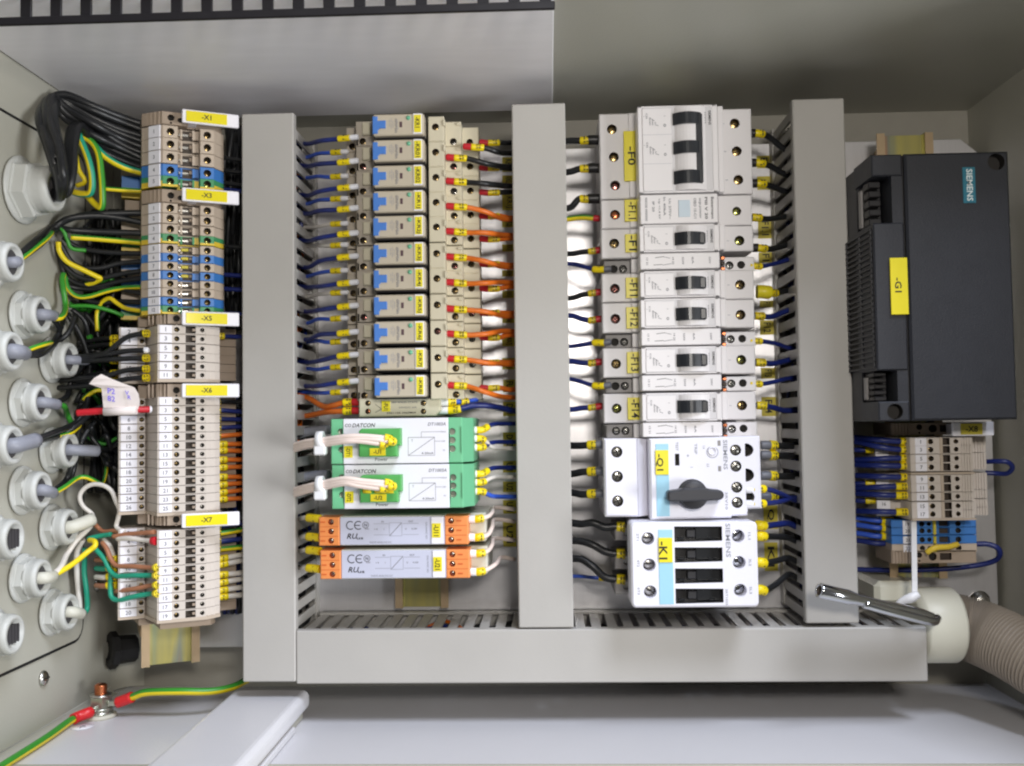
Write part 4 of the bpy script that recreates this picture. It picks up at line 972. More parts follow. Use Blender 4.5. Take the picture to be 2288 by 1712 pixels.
b = MB(); b.box(a[0], a[1], YP - 1.4, YP - .9, a[2], a[3], teal, .1); b.textd('SIEMENS', (a[0] + a[1]) / 2 + .2, YP - 1.5, (a[2] + a[3]) / 2, 3.3, inkw, 17.5); part(t, 'badge', b)
a = box_px(1990, 576, 2029, 703, YP - 1.6)
b = MB(); b.box(a[0], a[1], YP - 1.7, YP - .9, a[2], a[3], yel, .2); b.textd('-G1', (a[0] + a[1]) / 2 - .6, YP - 1.8, (a[2] + a[3]) / 2 + .6, 3.6, ink, 8); part(t, 'label_insert', b)

# ------------------------------------------------------------------ terminals below the power supply
YT = -70.0
tx = lambda px, y=YT: P(px, 1080, y).x
tz = lambda py, y=YT: P(2080, py, y).z
t = thing('terminal_strip', 'terminal strip below the power supply with nine beige and three blue terminals', 'terminal strip', (tx(2080), 0, tz(1255)))
rows = [987, 1005, 1025, 1044, 1071, 1090, 1110, 1131, 1149]
def body_r(p):
    b = MB(); zt = p / 2 - .12; c0 = tx(2082)
    X = lambda px: tx(px) - c0
    b.block(rct(X(2036), X(2176), -zt, zt), YT, YT + 30, beige2, .25, [(circ(X(2082), 0, 1.6, 12), 3.5, slotm, holem), (rct(X(2109), X(2125), -zt + .4, zt - .4), 4, slotm, slotm), (circ(X(2139), 0, 1.4, 12), 3.5, slotm, holem)])
    for i in range(4): b.box(X(2150 + 6 * i), X(2154 + 6 * i), YT - .7, YT + .2, -zt, zt, beige2)
    b.box(X(2102), X(2108), YT - .8, YT + .2, -zt, zt, tyel if False else beige, .1)
    b.box(X(2176), tx(2206, YT + 16) - c0, YT + 16, YT + 40, -zt, zt, beige2, .2)
    for i in range(4): b.box(tx(2182 + 6 * i, YT + 15) - c0, tx(2185 + 6 * i, YT + 15) - c0, YT + 15.2, YT + 16.3, -zt, zt, beige2)
    b.box(tx(1958, YT + 18) - c0, X(2036), YT + 18, YT + 40, -zt, zt, beige2, .2)
    return b, c0
for i, py in enumerate(rows):
    p = 5.2; b, c0 = body_r(p); z = tz(py)
    if i == 0: me_r = b.mesh('terminal_block', (0, 0, 0))
    o = part(t, 'terminal_block', me_r, at=V((c0, 0, z)) - ORG[t])
    bb = MB(); bb.box(tx(2047) - c0, tx(2072) - c0, YT - .6, YT + .1, -p / 2 + .3, p / 2 - .3, tagw, .15); bb.textr(str(2 * i + 1 if i < 4 else 2 * i + 1), tx(2059) - c0, YT - .7, 0, 2.2, inkg)
    part(o, 'marker_tag', bb.mesh('marker_tag'))
    bb = MB(); bb.box(tx(1958, YT + 17) - c0, tx(1988, YT + 17) - c0, YT + 17, YT + 18.1, -p / 2 + .3, p / 2 - .3, tagw, .15); bb.textr(str(2 * i + 2), tx(1974, YT + 17) - c0, YT + 16.9, 0, 2.0, inkg)
    part(o, 'marker_tag', bb.mesh('marker_tag'))
    for px, r in ((2082, 1.3), (2139, 1.15)):
        k = ('r', r)
        if k not in _sm: _sm[k] = screw_mb(r, slotm if False else brass, 'slot').mesh('screw')
        q = part(o, 'screw', _sm[k], at=(tx(px) - c0, YT + 3.0, 0)); q.rotation_euler = (0, R.uniform(-.8, .8), 0)
for py in (1058, 1161):
    b = MB(); b.box(tx(2035), tx(2178), YT - .6, -30, tz(py) - .6, tz(py) + .6, beige, .2); part(t, 'end_plate', b)
Yb = YT + 14
for i, py in enumerate((1171, 1186, 1206, 1225)):
    bb = MB(); m_ = tblue if i < 3 else beige; z = P(2080, py, Yb).z; zt = 2.45; X = lambda px: P(px, 1190, Yb).x
    bb.block(rct(X(1992), X(2182), z - zt, z + zt), Yb, -28, m_, .3, [(circ(X(2060), z, 1.6, 12), 3, slotm, holem), (circ(X(2076), z, 1.3, 12), 3, slotm, holem), (circ(X(2141), z, 1.7, 12), 3, slotm, holem), (rct(X(2098), X(2122), z - zt + .6, z + zt - .6), 3, tblue if i < 3 else slotm, slotm)])
    bb.box(X(2084), X(2090), Yb - 1.6, Yb + .2, z - zt * .9, z + zt * .9, yelp, .2)
    o = part(t, 'terminal_block', bb)
    bb = MB(); bb.box(X(2017), X(2038), Yb - .6, Yb + .1, z - zt + .3, z + zt - .3, tagw, .1); bb.textr(str(19 + i), X(2027), Yb - .7, z, 2.0, inkg); part(o, 'marker_tag', bb)
for py, hh, yy in ((958, 14, YT + 10), (1244, 15, Yb)):
    X = lambda px: P(px, py, yy).x
    b = MB(); zc = P(2080, py, yy).z; q = hh / 3.9
    b.block(rct(X(1992), X(2182 if py > 1000 else 2222), zc - q, zc + q), yy, -28, brown, .3, [(circ(X(2054), zc + 1, 1.7), 3, slotm, holem), (circ(X(2054), zc - 2.4, .7, 8), 2, holem, holem), (circ(X(2084), zc, 2.4), 3, slotm, holem), (rct(X(2100), X(2126), zc - 2, zc + 2), 3, slotm, slotm)])
    for i in range(6): b.box(X(1994 + 7 * i), X(1997 + 7 * i), yy - .8, yy + .2, zc - q, zc + q, brown)
    part(t, 'end_bracket', b)
a = box_px(2128, 943, 2221, 974, YT - 6)
b = MB(); b.box(a[0], a[1], YT - 6, YT - 4.2, a[2], a[3], tagw, .4); b.box(a[0] + 3, a[0] + 8, YT - 4.4, YT + 10.5, a[2] + 1, a[3] - 1, tagw, .3); hd = part(t, 'tag_holder', b)
c = box_px(2146, 946, 2195, 971, YT - 6)
b = MB(); b.box(c[0], c[1], YT - 6.5, YT - 5.9, c[2], c[3], yelp, .2); b.textr('-X8', (c[0] + c[1]) / 2, YT - 6.6, (c[2] + c[3]) / 2, 3.4, ink); part(hd, 'label_insert', b)
b = MB(); b.tube(smooth_path([P(2070, 1235, -60), P(2090, 1224, -62), P(2118, 1222, -60), P(2140, 1216, -58)], 4), [1.7] * 13, tyel, 8); part(t, 'jumper', b)

# ------------------------------------------------------------------ cable glands
def gland(px, py, label, kind, r=12.6, k=0.68, rs=0.86):
    c = PX(px, py, XL + 2)
    t = thing('cable_gland', label, 'cable gland', c, group='pale grey cable glands on the left wall')
    b = MB(); b.lathe(c, (1, 0, 0), [(0, r * 1.02), (2.2 * k, r * 1.02), (2.6 * k, r * .96), (8.5 * k, r * .96), (9.2 * k, r * .88), (9.2 * k, r * .5)], glandm, 6, False, R.uniform(0, 1)); b.lathe(c, (1, 0, 0), [(0, r * 1.1), (1.2, r * 1.1), (1.3, r * .9)], glandm, 24); part(t, 'lock_nut', b)
    b = MB(); pr = [(8 * k, r * rs), (9.5 * k, r * rs)]
    for i in range(6): pr += [((10 + i * 1.3) * k, r * (rs - .05) if i % 2 else r * rs)]
    pr += [(18.0 * k, r * (rs - .06)), (18.6 * k, r * (rs - .12)), (18.6 * k, r * (rs - .26)), (11 * k, r * (rs - .3)), (11 * k, r * .2)]
    b.lathe(c, (1, 0, 0), pr, glandm, 26); part(t, 'threaded_sleeve', b)
    b = MB(); q = r * (rs - .28)
    if kind == 'open':
        b.lathe(c, (1, 0, 0), [(11 * k, q), (11.3 * k, q), (11.4 * k, 0)], holem, 20)
        for i in range(5): b.box(c.x + 11.2 * k, c.x + 17 * k, c.y - q * .8 + i * q * .4 - .35, c.y - q * .8 + i * q * .4 + .35, c.z - q * .7, c.z + q * .7, seal)
    else: b.lathe(c, (1, 0, 0), [(11 * k, q), (15 * k, q * .96), (15.5 * k, q * .8), (13 * k, 0)], seal, 20)
    part(t, 'seal', b)
    return c
GL = {}
for k, px, py, lb in (('A', -18, 587, 'highest small cable gland, beside the big one, with black and green-yellow cores'), ('B', 49, 704, 'cable gland below the big one with a yellow-green core curving upward'), ('C', -18, 786, 'cable gland with grey cable and black cores just below the top small gland'), ('D', 114, 805, 'rearmost upper cable gland with a grey cable stub and green core'), ('E', 49, 900, 'cable gland level with the white paper flag, bright green core'), ('F', -18, 996, 'cable gland whose long grey cable sheath carries pencil marks'), ('G', 114, 1006, 'rear cable gland half way down with a short grey sheath'), ('H', 49, 1096, 'cable gland with a thin yellow core arching to the strip'), ('J', 114, 1178, 'rear cable gland feeding the white looping wire'), ('K', 49, 1292, 'lower cable gland with white and yellow wires'), ('L', 114, 1368, 'lowest rear cable gland with the white and green wires going up')):
    GL[k] = gland(px, py, lb, 'cable')
gland(-18, 1205, 'empty open cable gland above the lower one with white wires', 'open'); gland(-18, 1418, 'empty open cable gland at the lower left corner', 'open')
GL['big'] = gland(48, 425, 'large cable gland at the upper left with thick black wires', 'cable', 17.5, 1.1, .76)

# ------------------------------------------------------------------ hose and collar, lower right
YH = -42.0
c0, c1 = P(2048, 1396, YH), P(2133, 1398, YH)
t = thing('hose_collar', 'off-white plastic collar joining the beige hose to the bottom duct', 'hose collar', c0)
b = MB(); L_ = c1.x - c0.x; b.lathe(c0, (1, 0, 0), [(-3, 17), (0, 21.8), (1, 22.4), (L_ - 2, 22.4), (L_, 21.0), (L_, 17)], collar, 44)
b.tube([(c0.x + 1, c0.y - 22.5 * math.cos(.35), c0.z + 22.5 * math.sin(-.35) + 8), (c1.x - 2, c0.y - 22.5 * math.cos(.35), c0.z + 22.5 * math.sin(-.35) + 8)], .35, greyb, 6)
part(t, 'ring', b)
b = MB(); b.box(c0.x - 26, c0.x, YH - 6, -1, c0.z + 13, c0.z + 27, collar, 3); part(t, 'bracket', b)
b = MB(); pp = smooth_path([P(2118, 1398, YH), P(2160, 1404, YH - 2), P(2215, 1424, YH - 10), P(2290, 1463, YH - 28), P(2380, 1522, YH - 50), P(2480, 1600, YH - 70)], 60)
b.tube(pp, [18.4 + 1.2 * math.sin(i * 2 * math.pi / 6.0) + R.uniform(-.12, .12) for i in range(len(pp))], hosem, 30); solo('corrugated_hose', b, 'beige corrugated hose leaving the collar to the lower right', 'hose')
# ------------------------------------------------------------------ wires
def cut(path, s0, s1):
    out = []; s = 0.0
    for i in range(len(path) - 1):
        a, b = path[i], path[i + 1]; l = (b - a).length
        if l < 1e-6: continue
        e0, e1 = max(s0, s), min(s1, s + l)
        if e1 > e0 + 1e-6:
            if not out: out.append(a + (b - a) * ((e0 - s) / l))
            out.append(a + (b - a) * ((e1 - s) / l))
        s += l
    return out
SLV = iter(['%d' % n for n in list(range(11, 99)) * 4])
def wire(pts, r, m, label, segs=(), stripe=None, group=None, name='wire', k=6):
    path = smooth_path(pts, k); t = thing(name, label, 'wire', path[0], group=group); s = 0.0
    for nm, ln, rad, mm in segs:
        q = cut(path, s, s + ln)
        if len(q) < 2: continue
        b = MB(); rr = [rad] * len(q)
        if nm == 'ferrule' and rad < 2.5: q = [q[0]] + [q[0] + (q[1] - q[0]).normalized() * .8] + [p for p in q[1:] if (p - q[0]).length > .9]; rr = [rad * .62] + [rad] * (len(q) - 1)
        b.tube(q, rr, mm, 10)
        if nm == 'marker_sleeve':
            d = (q[-1] - q[0]); d.y = 0
            if d.length > 1:
                d.normalize(); mid_ = (q[0] + q[-1]) / 2
                b.text(next(SLV), mid_ + V((0, -rad - .12, 0)), (0, 0, -1), (1, 0, 0) , 1.2, ink, rad * 1.5)
                b.text(next(SLV), mid_ + V((1.7, -rad - .12, 0)), (0, 0, -1), (1, 0, 0) , 1.2, ink, rad * 1.5)
        part(t, nm, b); s += ln
    tot = sum((path[i + 1] - path[i]).length for i in range(len(path) - 1))
    q = cut(path, s, tot)
    if len(q) > 1:
        b = MB(); b.tube(q, r, m, 9, stripe); part(t, 'insulation', b)
    return t
def W(*pp): return [P(*p) for p in pp]
FW = lambda m, l=5.0, r=1.75: ('ferrule', l, r, m)
SL = lambda l=7.0, r=2.0: ('marker_sleeve', l, r, sleevem)
# relays, left side
up = [308, 361, 418.5, 466, 522, 573.5, 632, 684, 743, 794, 853]; lo = [340, 394, 444, 500, 547.6, 604.7, 653.7, 711.5, 763, 820, 876]
for i, nm in enumerate(names):
    y = up[i]; d = R.uniform(-4, 12) if i != 9 else 4
    wire(W((802, y - 2, -66), (781, y, -66), (752, y + 3, -64), (715 + R.uniform(-4, 4), y + 7 + d * .4 + R.uniform(-4, 3), -58 + R.uniform(-3, 3)), (690, y + 12 + d, -40), (668, y + 10 + d, -32), (640, y + 8 + d, -30)), 1.45, wblue, 'dark blue wire with yellow sleeve entering the upper left hole of relay ' + nm, [FW(ferw, 5.6), SL(7.4)], group='dark blue wires left of the relays')
    y = lo[i]; d = R.uniform(-6, 8)
    wire(W((779, y - 1, -53), (760, y, -53), (733, y + 2, -50), (710, y + 3 + d * .5 + R.uniform(-4, 4), -42), (688, y + 5 + d, -30), (665, y + 4 + d, -26), (640, y + d, -25)), 1.25, wblue2 if i not in (3, 4, 6) else wwhite, 'thin %s wire with yellow sleeve entering the lower left hole of relay %s' % ('blue' if i not in (3, 4, 6) else 'pale', nm), [FW(ferw, 4.6, 1.6), SL(6.6, 1.9)], group='thin wires left of the relays')  # mid blue puts a bluish reflection into the colour of these wires
# relays, right side
fr = [329, 353, 406, 462, 518, 575, 632, 691, 747, 802.6, 862]; bk = [320, 376, 431, 484, 535, 591, 645.5, 700, 755, 811, 868]
for i, nm in enumerate(names):
    y = fr[i]; o = 38 if i == 0 else 0; col, cn = (wblack, 'black') if i < 3 else (worange, 'orange')
    e = [8, 14, 4, 22, 2, 16, -6, 10, -12, 6, 20][i]; e = e if i < 3 else e
    wire(W((996 + o, y - 2, -62), (1018 + o, y, -62), (1046 + o, y + 2, -61), (1085 + o * .6, y + 4 + e * .4 + R.uniform(-3, 3), -59 + R.uniform(-3, 2)), (1122, y + 5 + e, -48), (1150, y + 6 + e, -38), (1175, y + 6 + e, -32)), 1.6 if i >= 3 else 1.75, col, '%s wire with red ferrule plugged into the front right terminal of relay %s' % (cn, nm), [FW(ferr, 5.2, 2.1), SL(7.6, 2.2)], group='wires right of the relays')
    y = bk[i]; o = 0
    wire(W((1071 + o, y - 2, -46), (1092 + o, y, -46), (1117 + o, y - 1, -45), (1142, y - 3 + e * .3, -40), (1175, y - 4, -34)), 1.6, col, '%s wire behind with red ferrule in the rear right terminal of relay %s' % (cn, nm), [FW(ferr, 5.6, 2.0), SL(6.8, 2.05)], group='rear wires right of the relays')
# fuse module wires
for (y, e, s_) in ((899, 30, 'upper'), (918, -2, 'lower')):
    wire(W((806, y, -58), (786, y, -58), (766, y + 1, -58), (745, y + (7 if e > 0 else 2), -55), (722, (908 if e > 0 else 922), -48), (690, (890 if e > 0 else 929), -36), (665, (884 if e > 0 else 930), -30), (640, 888 if e > 0 else 930, -28)), 1.75, worange, '%s orange wire with red ferrule on the left of the slim fuse module' % s_, [FW(ferr, 5.4, 2.3), SL(5.0, 2.5)])
wire(W((976, 898, -58), (1002, 899, -58), (1018, 897, -57), (1030, 898, -56), (1046, 897, -54), (1065, 894, -46)), 1.5, wblue2, 'short blue wire with two yellow sleeves on the right of the fuse module', [FW(ferw, 7, 2.3), SL(4.6, 2.4), ('insulation', 3.2, 1.6, wblue2), SL(4.2, 2.3)])
wire(W((976, 917, -58), (1002, 917, -58), (1030, 913, -58), (1062, 906, -56), (1100, 908, -50), (1148, 918, -38), (1175, 920, -34)), 1.9, wblue, 'thick dark blue wire with white ferrule leaving the fuse module to the right', [FW(ferw, 7, 2.3), SL(7.6, 2.5)])
# transmitters, right side
for n_, ys, cs in (('-U1', (961, 980, 1000), (wblue, wwhite, wblue)), ('-U2', (1059, 1078, 1098), (wblue, wwhite, wblue2))):
    for j, (y, c) in enumerate(zip(ys, cs)):
        e = (-14, 22 if n_ == '-U1' else -12, -12 if n_ == '-U1' else 12)[j]
        wire(W((1041, y, -62), (1063, y, -62), (1080, y + e * .1, -60), (1100, y + e * .9, -54), (1130, y + e, -44), (1175, y + e, -34)), 1.4, c, '%s wire with white ferrule, %s one on the right of transmitter %s' % ({wblue: 'dark blue', wwhite: 'cream', wblue2: 'bright blue'}[c], ('top', 'middle', 'bottom')[j], n_), [FW(ferw, 6.4, 2.2), SL(5.6 if j else 8.4, 2.2)], group='wires right of the transmitters')
# cream cables into the plugs, tied
for n_, (fx_, fz_), y0 in (('-U1', G1, 987), ('-U2', G2, 1087)):
    for j in range(3):
        px = (880, 872, 862)[j]; dy = (0, -5, 4)[j]
        wire(W((px, y0 + dy, -94), (px - 12, y0 + dy * 1.4 - 1, -97), (px - 60, y0 - 6 + dy * 1.2, -98), (770, y0 - 3 + dy * 1.2 - (8 if n_ == '-U2' else 2), -97), (722, y0 + dy * 1.2 - (2 if n_ == '-U2' else -2), -90), (685, y0 + 6 + dy * 1.2, -78), (650, y0 + 16 + dy * 1.3, -66 + 8), (628, y0 + 20 + dy, -50)), 1.55, wpink, 'cream core %s in plug of transmitter %s' % (('with the frontmost yellow sleeve', 'with the upper sleeve', 'with the lowest sleeve')[j], n_), [SL(4.4, 2.5)], group='cream cores into the transmitter plugs')
    if n_ == '-U2':
        b = MB()
        for px in (812, 838, 850, 862): 
            c = P(px, y0 + 8, -91.5); b.tube([c, c + V((4.5, 0, 0))], 2.0, sleevem, 9)
        solo('marker_sleeves', b, 'row of loose yellow sleeves under the cores of plug -U2', 'sleeves')
    b = MB(); c = P(716, y0 - 1, -89); b.lathe(c - V((2.2, 0, -.5)), (1, 0, 0), [(0, 4.9), (0, 5.3), (4.0, 5.3), (4.0, 4.9)], tiew, 16)
    c2 = P(716, y0 + 20, -90); b.box(c2.x - 3.4, c2.x + 3.4, c2.y - 3, c2.y + 3, c2.z - 2.6, c2.z + 4, tiew, .8)
    solo('cable_tie', b, 'white cable tie around the cream cores of transmitter ' + n_, 'cable tie', 'cable ties on the cream cores')
    b = MB(); b.tube(smooth_path(W((735, y0 - 26, -40), (700, y0 - 24, -36), (660, y0 - 14, -34), (640, y0 - 12, -34)), 5), 3.0, cablegrey, 9)
    solo('spare_cable', b, 'faded grey cable ducking behind transmitter ' + n_, 'cable')
# converters
for n_, ys, yl in (('-U11', (1160, 1201), (1158, 1200)), ('-U21', (1237, 1278), (1230, 1270))):
    o = 0 if n_ == '-U11' else 3
    for j, y in enumerate(ys):
        e = (-26, -40)[j] if n_ == '-U11' else (-34, -32)[j]
        wire(W((1034 + o, y - 1, -66), (1060 + o, y, -66), (1072 + o, y - 1, -66), (1090, y - 6, -62), (1100 + (10 if (n_, j) == ('-U21', 1) else 0), y + e * .6, -52), (1106 + (14 if (n_, j) == ('-U21', 1) else 0), y + e, -38), (1150, y + e + 4, -26)), 1.35, wpink, 'cream wire with white ferrule, %s one on the right of converter %s' % (('upper', 'lower')[j], n_), [FW(ferw, 7.4, 2.4), SL(4.6, 2.4)], group='cream wires right of the converters')
    for j, y in enumerate(yl):
        wire(W((716, y + 2, -68), (700, y, -66), (682, y - 1, -62), (672, y + 1, -52), (664, y + 2, -40), (640, y + 4, -30)), 1.4, wwhite, 'wire in a glossy yellow sleeve, %s one on the left of converter %s' % (('upper', 'lower')[j], n_), [SL(9.5, 2.5)], group='yellow-sleeved wires left of the converters')
# breakers, left side
for y, nm, e in ((313, 'first', 2), (376, 'second', 8), (444, 'third', 20)):
    wire(W((1342, y, -48), (1322, y, -48), (1309, y + 1, -48), (1292, y + 2, -47), (1274, y + e, -45), (1240, y + e + 4, -40)), 2.1, wblack, 'thick black wire into the %s pole of the -F0 breaker from the left' % nm, [('ferrule', 7.8, 3.1, blackp), SL(4.6, 2.6)], group='thick black wires left of the breakers')
wire(W((1342, 488, -46), (1330, 488, -46), (1300, 486, -45), (1272, 489, -43), (1240, 492, -40)), 1.7, wyellow, 'green and yellow earth wire with red ferrule left of -F1.1', [FW(ferr, 4.5, 2.0)], stripe=wgreen)
for y, nm, c, e, f in ((562, 'F1', wblack, 5, 0), (656, 'F11', wblack, 10, 0), (716, 'F12', wblue, -10, 0), (812, 'F13', wblue, -4, 0), (911, 'F14', wblue, 4, 0)):
    wire(W((1348, y - 4, -46), (1332, y - 2, -46), (1318, y, -46), (1300, y + e * .3, -45), (1278, y + e, -43), (1245, y + e, -40)), 1.7, c, '%s wire with red ferrule entering breaker -%s from the left' % ('black' if c == wblack else 'dark blue', nm), [FW(ferr, 4.8, 2.1), SL(4.4, 2.1)], group='wires with red ferrules left of the breakers')
for y, nm, e in ((602, 'F1', -12), (766, 'F12', 8), (862, 'F13', -14)):
    wire(W((1366, y - 2, -56), (1350, y, -56), (1328, y, -54), (1300, y + e * .6, -49), (1278, y + e, -44), (1245, y + e, -40)), 1.4, wblue, 'dark blue wire with yellow sleeve to the signal contact of -%s' % nm, [FW(ferg, 4.4, 1.9), SL(7, 2.1)], group='signal contact wires left of the breakers')
for y, nm, e in ((994, 'top', 2), (1053, 'middle', 6), (1103, 'bottom', -2)):
    wire(W((1356, y, -58), (1332, y, -58), (1316, y + 1, -57), (1300, y + 2, -55), (1278, y + e, -50), (1245, y + e, -44)), 2.2, wblack, 'thick black wire to the %s terminal of the motor switch from the left' % nm, [('ferrule', 6.6, 2.5, ferg), SL(4.8, 2.8)], group='black wires left of the motor switch')
for y, nm, y2, e in ((1178, 'top', 1171, 2), (1238, 'middle', 1210, -20), (1295, 'bottom', 1250, -30)):
    wire(W((1396, y, -50), (1386, y, -50), (1372, y - 1, -50), (1350, y - 6 if nm != 'top' else y, -50), (1325, (y + y2) / 2 - 6, -50), (1300, y2, -48), (1278, y2 - 2, -46), (1245, y2 - 2, -42)), 2.35, wblack, 'thick black wire sagging to the %s terminal of the contactor' % nm, [SL(5.0, 3.2)], group='thick black wires left of the contactor')
wire(W((1362, 1294, -18), (1352, 1292, -18), (1326, 1291, -18), (1300, 1288, -20), (1272, 1288, -22), (1250, 1288, -24)), 1.2, wblue2, 'thin bright blue wire with yellow sleeve near the bottom of the breaker rail', [SL(7, 2.0)])
# breakers, right side
rs_ = [(298, 'first pole of -F0', wblack, 1684, 'black', 30), (364, 'second pole of -F0', wblack, 1686, 'black', 20), (410, 'third pole of -F0', wblack, 1688, 'black', 12), (486, 'the surge module -F1.1', wblack, 1684, 'black', -6), (554, 'breaker -F1', wblack, 1690, 'black', -10), (652, '-F11', wblack, 1700, 'black', -6), (706, '-F12', wblue, 1690, 'dark blue', -14), (810, '-F13', wblue, 1692, 'dark blue', -8), (906, '-F14', wblue, 1694, 'dark blue', 6)]
for y, nm, c, px, cn, e in rs_:
    fat = 'F0' in nm or nm == 'breaker -F1'
    pre = [('ferrule', 3.4, 2.7, blackp)] if fat else ([('ferrule', 8.0, 4.2, yel)] if nm == '-F11' else [FW(ferg, 1.6, 1.4)])
    wire(W((px - 9, y, -46), (px + 2, y, -46), (px + 14, y + 1, -46), (px + 34, y + 4 + e * .15, -43), (1752, y + 5 + e, -38), (1785, y + 2 + e * 1.6, -34), (1810, y + e * 1.6, -30)), 1.9 if fat else 1.75, c, '%s wire with yellow sleeve leaving %s to the right' % (cn, nm.replace('pole of ', 'pole of breaker ')), pre + [SL(5.4, 2.5)], group='wires right of the breakers')
for y, nm, e in ((594, 'F1', -14), (762, 'F12', 16), (857, 'F13', -12)):
    wire(W((1666, y - 2, -57), (1680, y, -57), (1704, y + 1, -55), (1735, y + e * .4, -48), (1765, y + e, -40), (1800, y + e, -34)), 1.4, wblue, 'dark blue wire with yellow sleeve on the right signal contact of -%s' % nm, [FW(ferg, 2.4, 1.9), SL(7.4, 2.1)], group='signal contact wires right of the breakers')
for y, nm in ((995, 'top'), (1017, 'second'), (1063, 'third'), (1110, 'lowest')):
    wire(W((1700, y, -52), (1716, y, -52), (1734, y + 1, -50), (1760, y + 2, -44), (1785, y, -38), (1815, y - 2, -32)), 2.1, wblack, 'black wire in a grey ferrule, %s one right of the motor switch' % nm, [('ferrule', 5.4, 2.7, ferg), SL(4.2, 3.0)], group='black wires right of the motor switch')
for y, nm, e in ((1094, 'upper', 24), (1126, 'lower', -14)):
    wire(W((1664, y, -80), (1680, y, -80), (1712, y - 1, -76), (1745, y + e * .4, -62), (1775, y + e, -46), (1810, y + e + 4, -34)), 1.5, wblue, 'dark blue wire with white ferrule, %s of the pair on the motor switch' % nm, [FW(ferw, 4.4, 2.2), SL(8.0, 2.4)], group='blue pair on the motor switch')
for y, nm, c, e in ((1174, 'top', wblue, -4), (1198, 'second', wblack, 4), (1257, 'third', wblack, -10), (1318, 'lowest', wblack, -34)):
    wire(W((1690, y, -62), (1700, y, -63), (1712, y + 1, -60), (1735, y + e * .4, -52), (1762, y + e, -44), (1785, y + e + 10, -38), (1812, y + e + 16, -32)), 1.9, c, '%s wire with yellow sleeve, %s one right of the contactor' % ('dark blue' if c == wblue else 'black', nm), [SL(5.6, 3.0)], group='wires right of the contactor')
# right terminal strip: blue wires
tr = [(986, 'first'), (1004, 'second'), (1024, 'third'), (1041, 'fourth'), (1066, 'fifth'), (1087, 'sixth'), (1107, 'seventh'), (1144, 'last')]
for i, (y, nm) in enumerate(tr):
    l = 4.4 if i < 5 else 7.0; e = (-8, -16, 4, -2, -3, 4, -4, -2)[i]
    wire(W((2038, y, -62), (2028, y, -62), (2000, y, -62), (1960, y + e * .4, -60), (1915, y + e, -50), (1885, y + e, -40), (1860, y + e, -34)), 1.7, wblue, 'blue wire with yellow sleeve into the %s main terminal below the power supply' % nm, [FW(ferr if i in (0, 4) else ferw, 2.6, 1.9), SL(l, 2.3)], group='blue wires below the power supply')
for i, y in enumerate((1005, 1032, 1080, 1118)):
    wire(W((1955, y, -48), (1945, y, -48), (1920, y + 1, -46), (1895, y, -42), (1865, y, -36)), 1.5, wblue, 'blue wire in the lower tier, %s from the top, below the power supply' % ('first', 'second', 'third', 'fourth')[i], [SL(5.6, 2.2)], group='lower tier blue wires')
for i, y in enumerate((1163, 1179, 1198, 1214)):
    wire(W((1996, y, -44), (1988, y, -44), (1958, y, -44), (1925, y - 5, -40), (1895, y - 8, -36), (1862, y - 8, -32)), 1.6, wblue2 if i < 3 else wblue, 'blue wire with long yellow sleeve, %s into the blue terminals' % ('first', 'second', 'third', 'fourth')[i], [SL(7.4 if i < 3 else 5.0, 2.4)], group='wires into the blue terminals')
wire(W((2200, 1032, -44), (2230, 1031, -50), (2252, 1033, -52), (2262, 1045, -50), (2250, 1058, -46), (2225, 1058, -42), (2202, 1057, -40)), 1.5, wblue, 'dark blue loop of wire right of the terminals below the power supply')
wire(W((2180, 1216, -44), (2205, 1216, -46), (2228, 1224, -48), (2234, 1240, -46), (2215, 1256, -40), (2150, 1268, -34), (2070, 1273, -30), (1980, 1274, -28), (1900, 1272, -28), (1865, 1272, -28)), 1.6, wblue, 'long dark blue wire curving under the blue terminals back to the duct')
# ------------------------------------------------------------------ left strip, wires going under the first duct
def U(u, n, py): 
    c, s_ = math.cos(AN), math.sin(AN); return V((X0 + u * c - n * s_, -75 + u * s_ + n * c, rowz(py)))
def rwire(py, m, label, e=0, sl=5.0, stripe=None, r=1.4, grp=None):
    a = U(25 if py < 700 else 28, 14, py); wire([a, a + V((4, 1, 0)), a + V((14, 8, e * .5)), a + V((26, 14, e)), a + V((44, 18, e))], r, m, label, [SL(sl, 2.1)] if sl else (), stripe=stripe, group=grp)
for i, py in enumerate((322, 351, 380)): rwire(py + 6, wblack, 'black wire with yellow sleeve right of the %s terminal of strip -X1' % ('second', 'third', 'fourth')[i], grp='wires right of strip -X1')
rwire(401, wblue, 'dark blue wire right of the lowest terminals of strip -X1', sl=0)
for i, py in enumerate((533, 600, 633, 690)): rwire(py, wblue if i else wblack, '%s wire right of strip -X3, %s from the top' % ('dark blue' if i else 'black', ('first', 'second', 'third', 'fourth')[i]), sl=0 if i in (1, 2) else 4)
rwire(744, wblue, 'dark blue wire with yellow sleeve right of strip -X5')
xs = [(896, wblack), (917, wblue), (937, wblue), (957, wblue), (976, worange), (996, worange), (1010, worange), (1032, worange), (1050, worange), (1072, worange), (1090, worange), (1108, worange), (1124, worange)]
od = 'first second third fourth fifth sixth seventh eighth ninth tenth eleventh twelfth thirteenth'.split()
for i, (py, m_) in enumerate(xs): rwire(py, m_, '%s wire with yellow sleeve on the right of -X6, %s from the top' % ({wblack: 'black', wblue: 'dark blue', worange: 'orange'}[m_], od[i]), e=R.uniform(-2, 2), sl=3.0 if i < 5 else 6.5, grp='wires right of strip -X6')
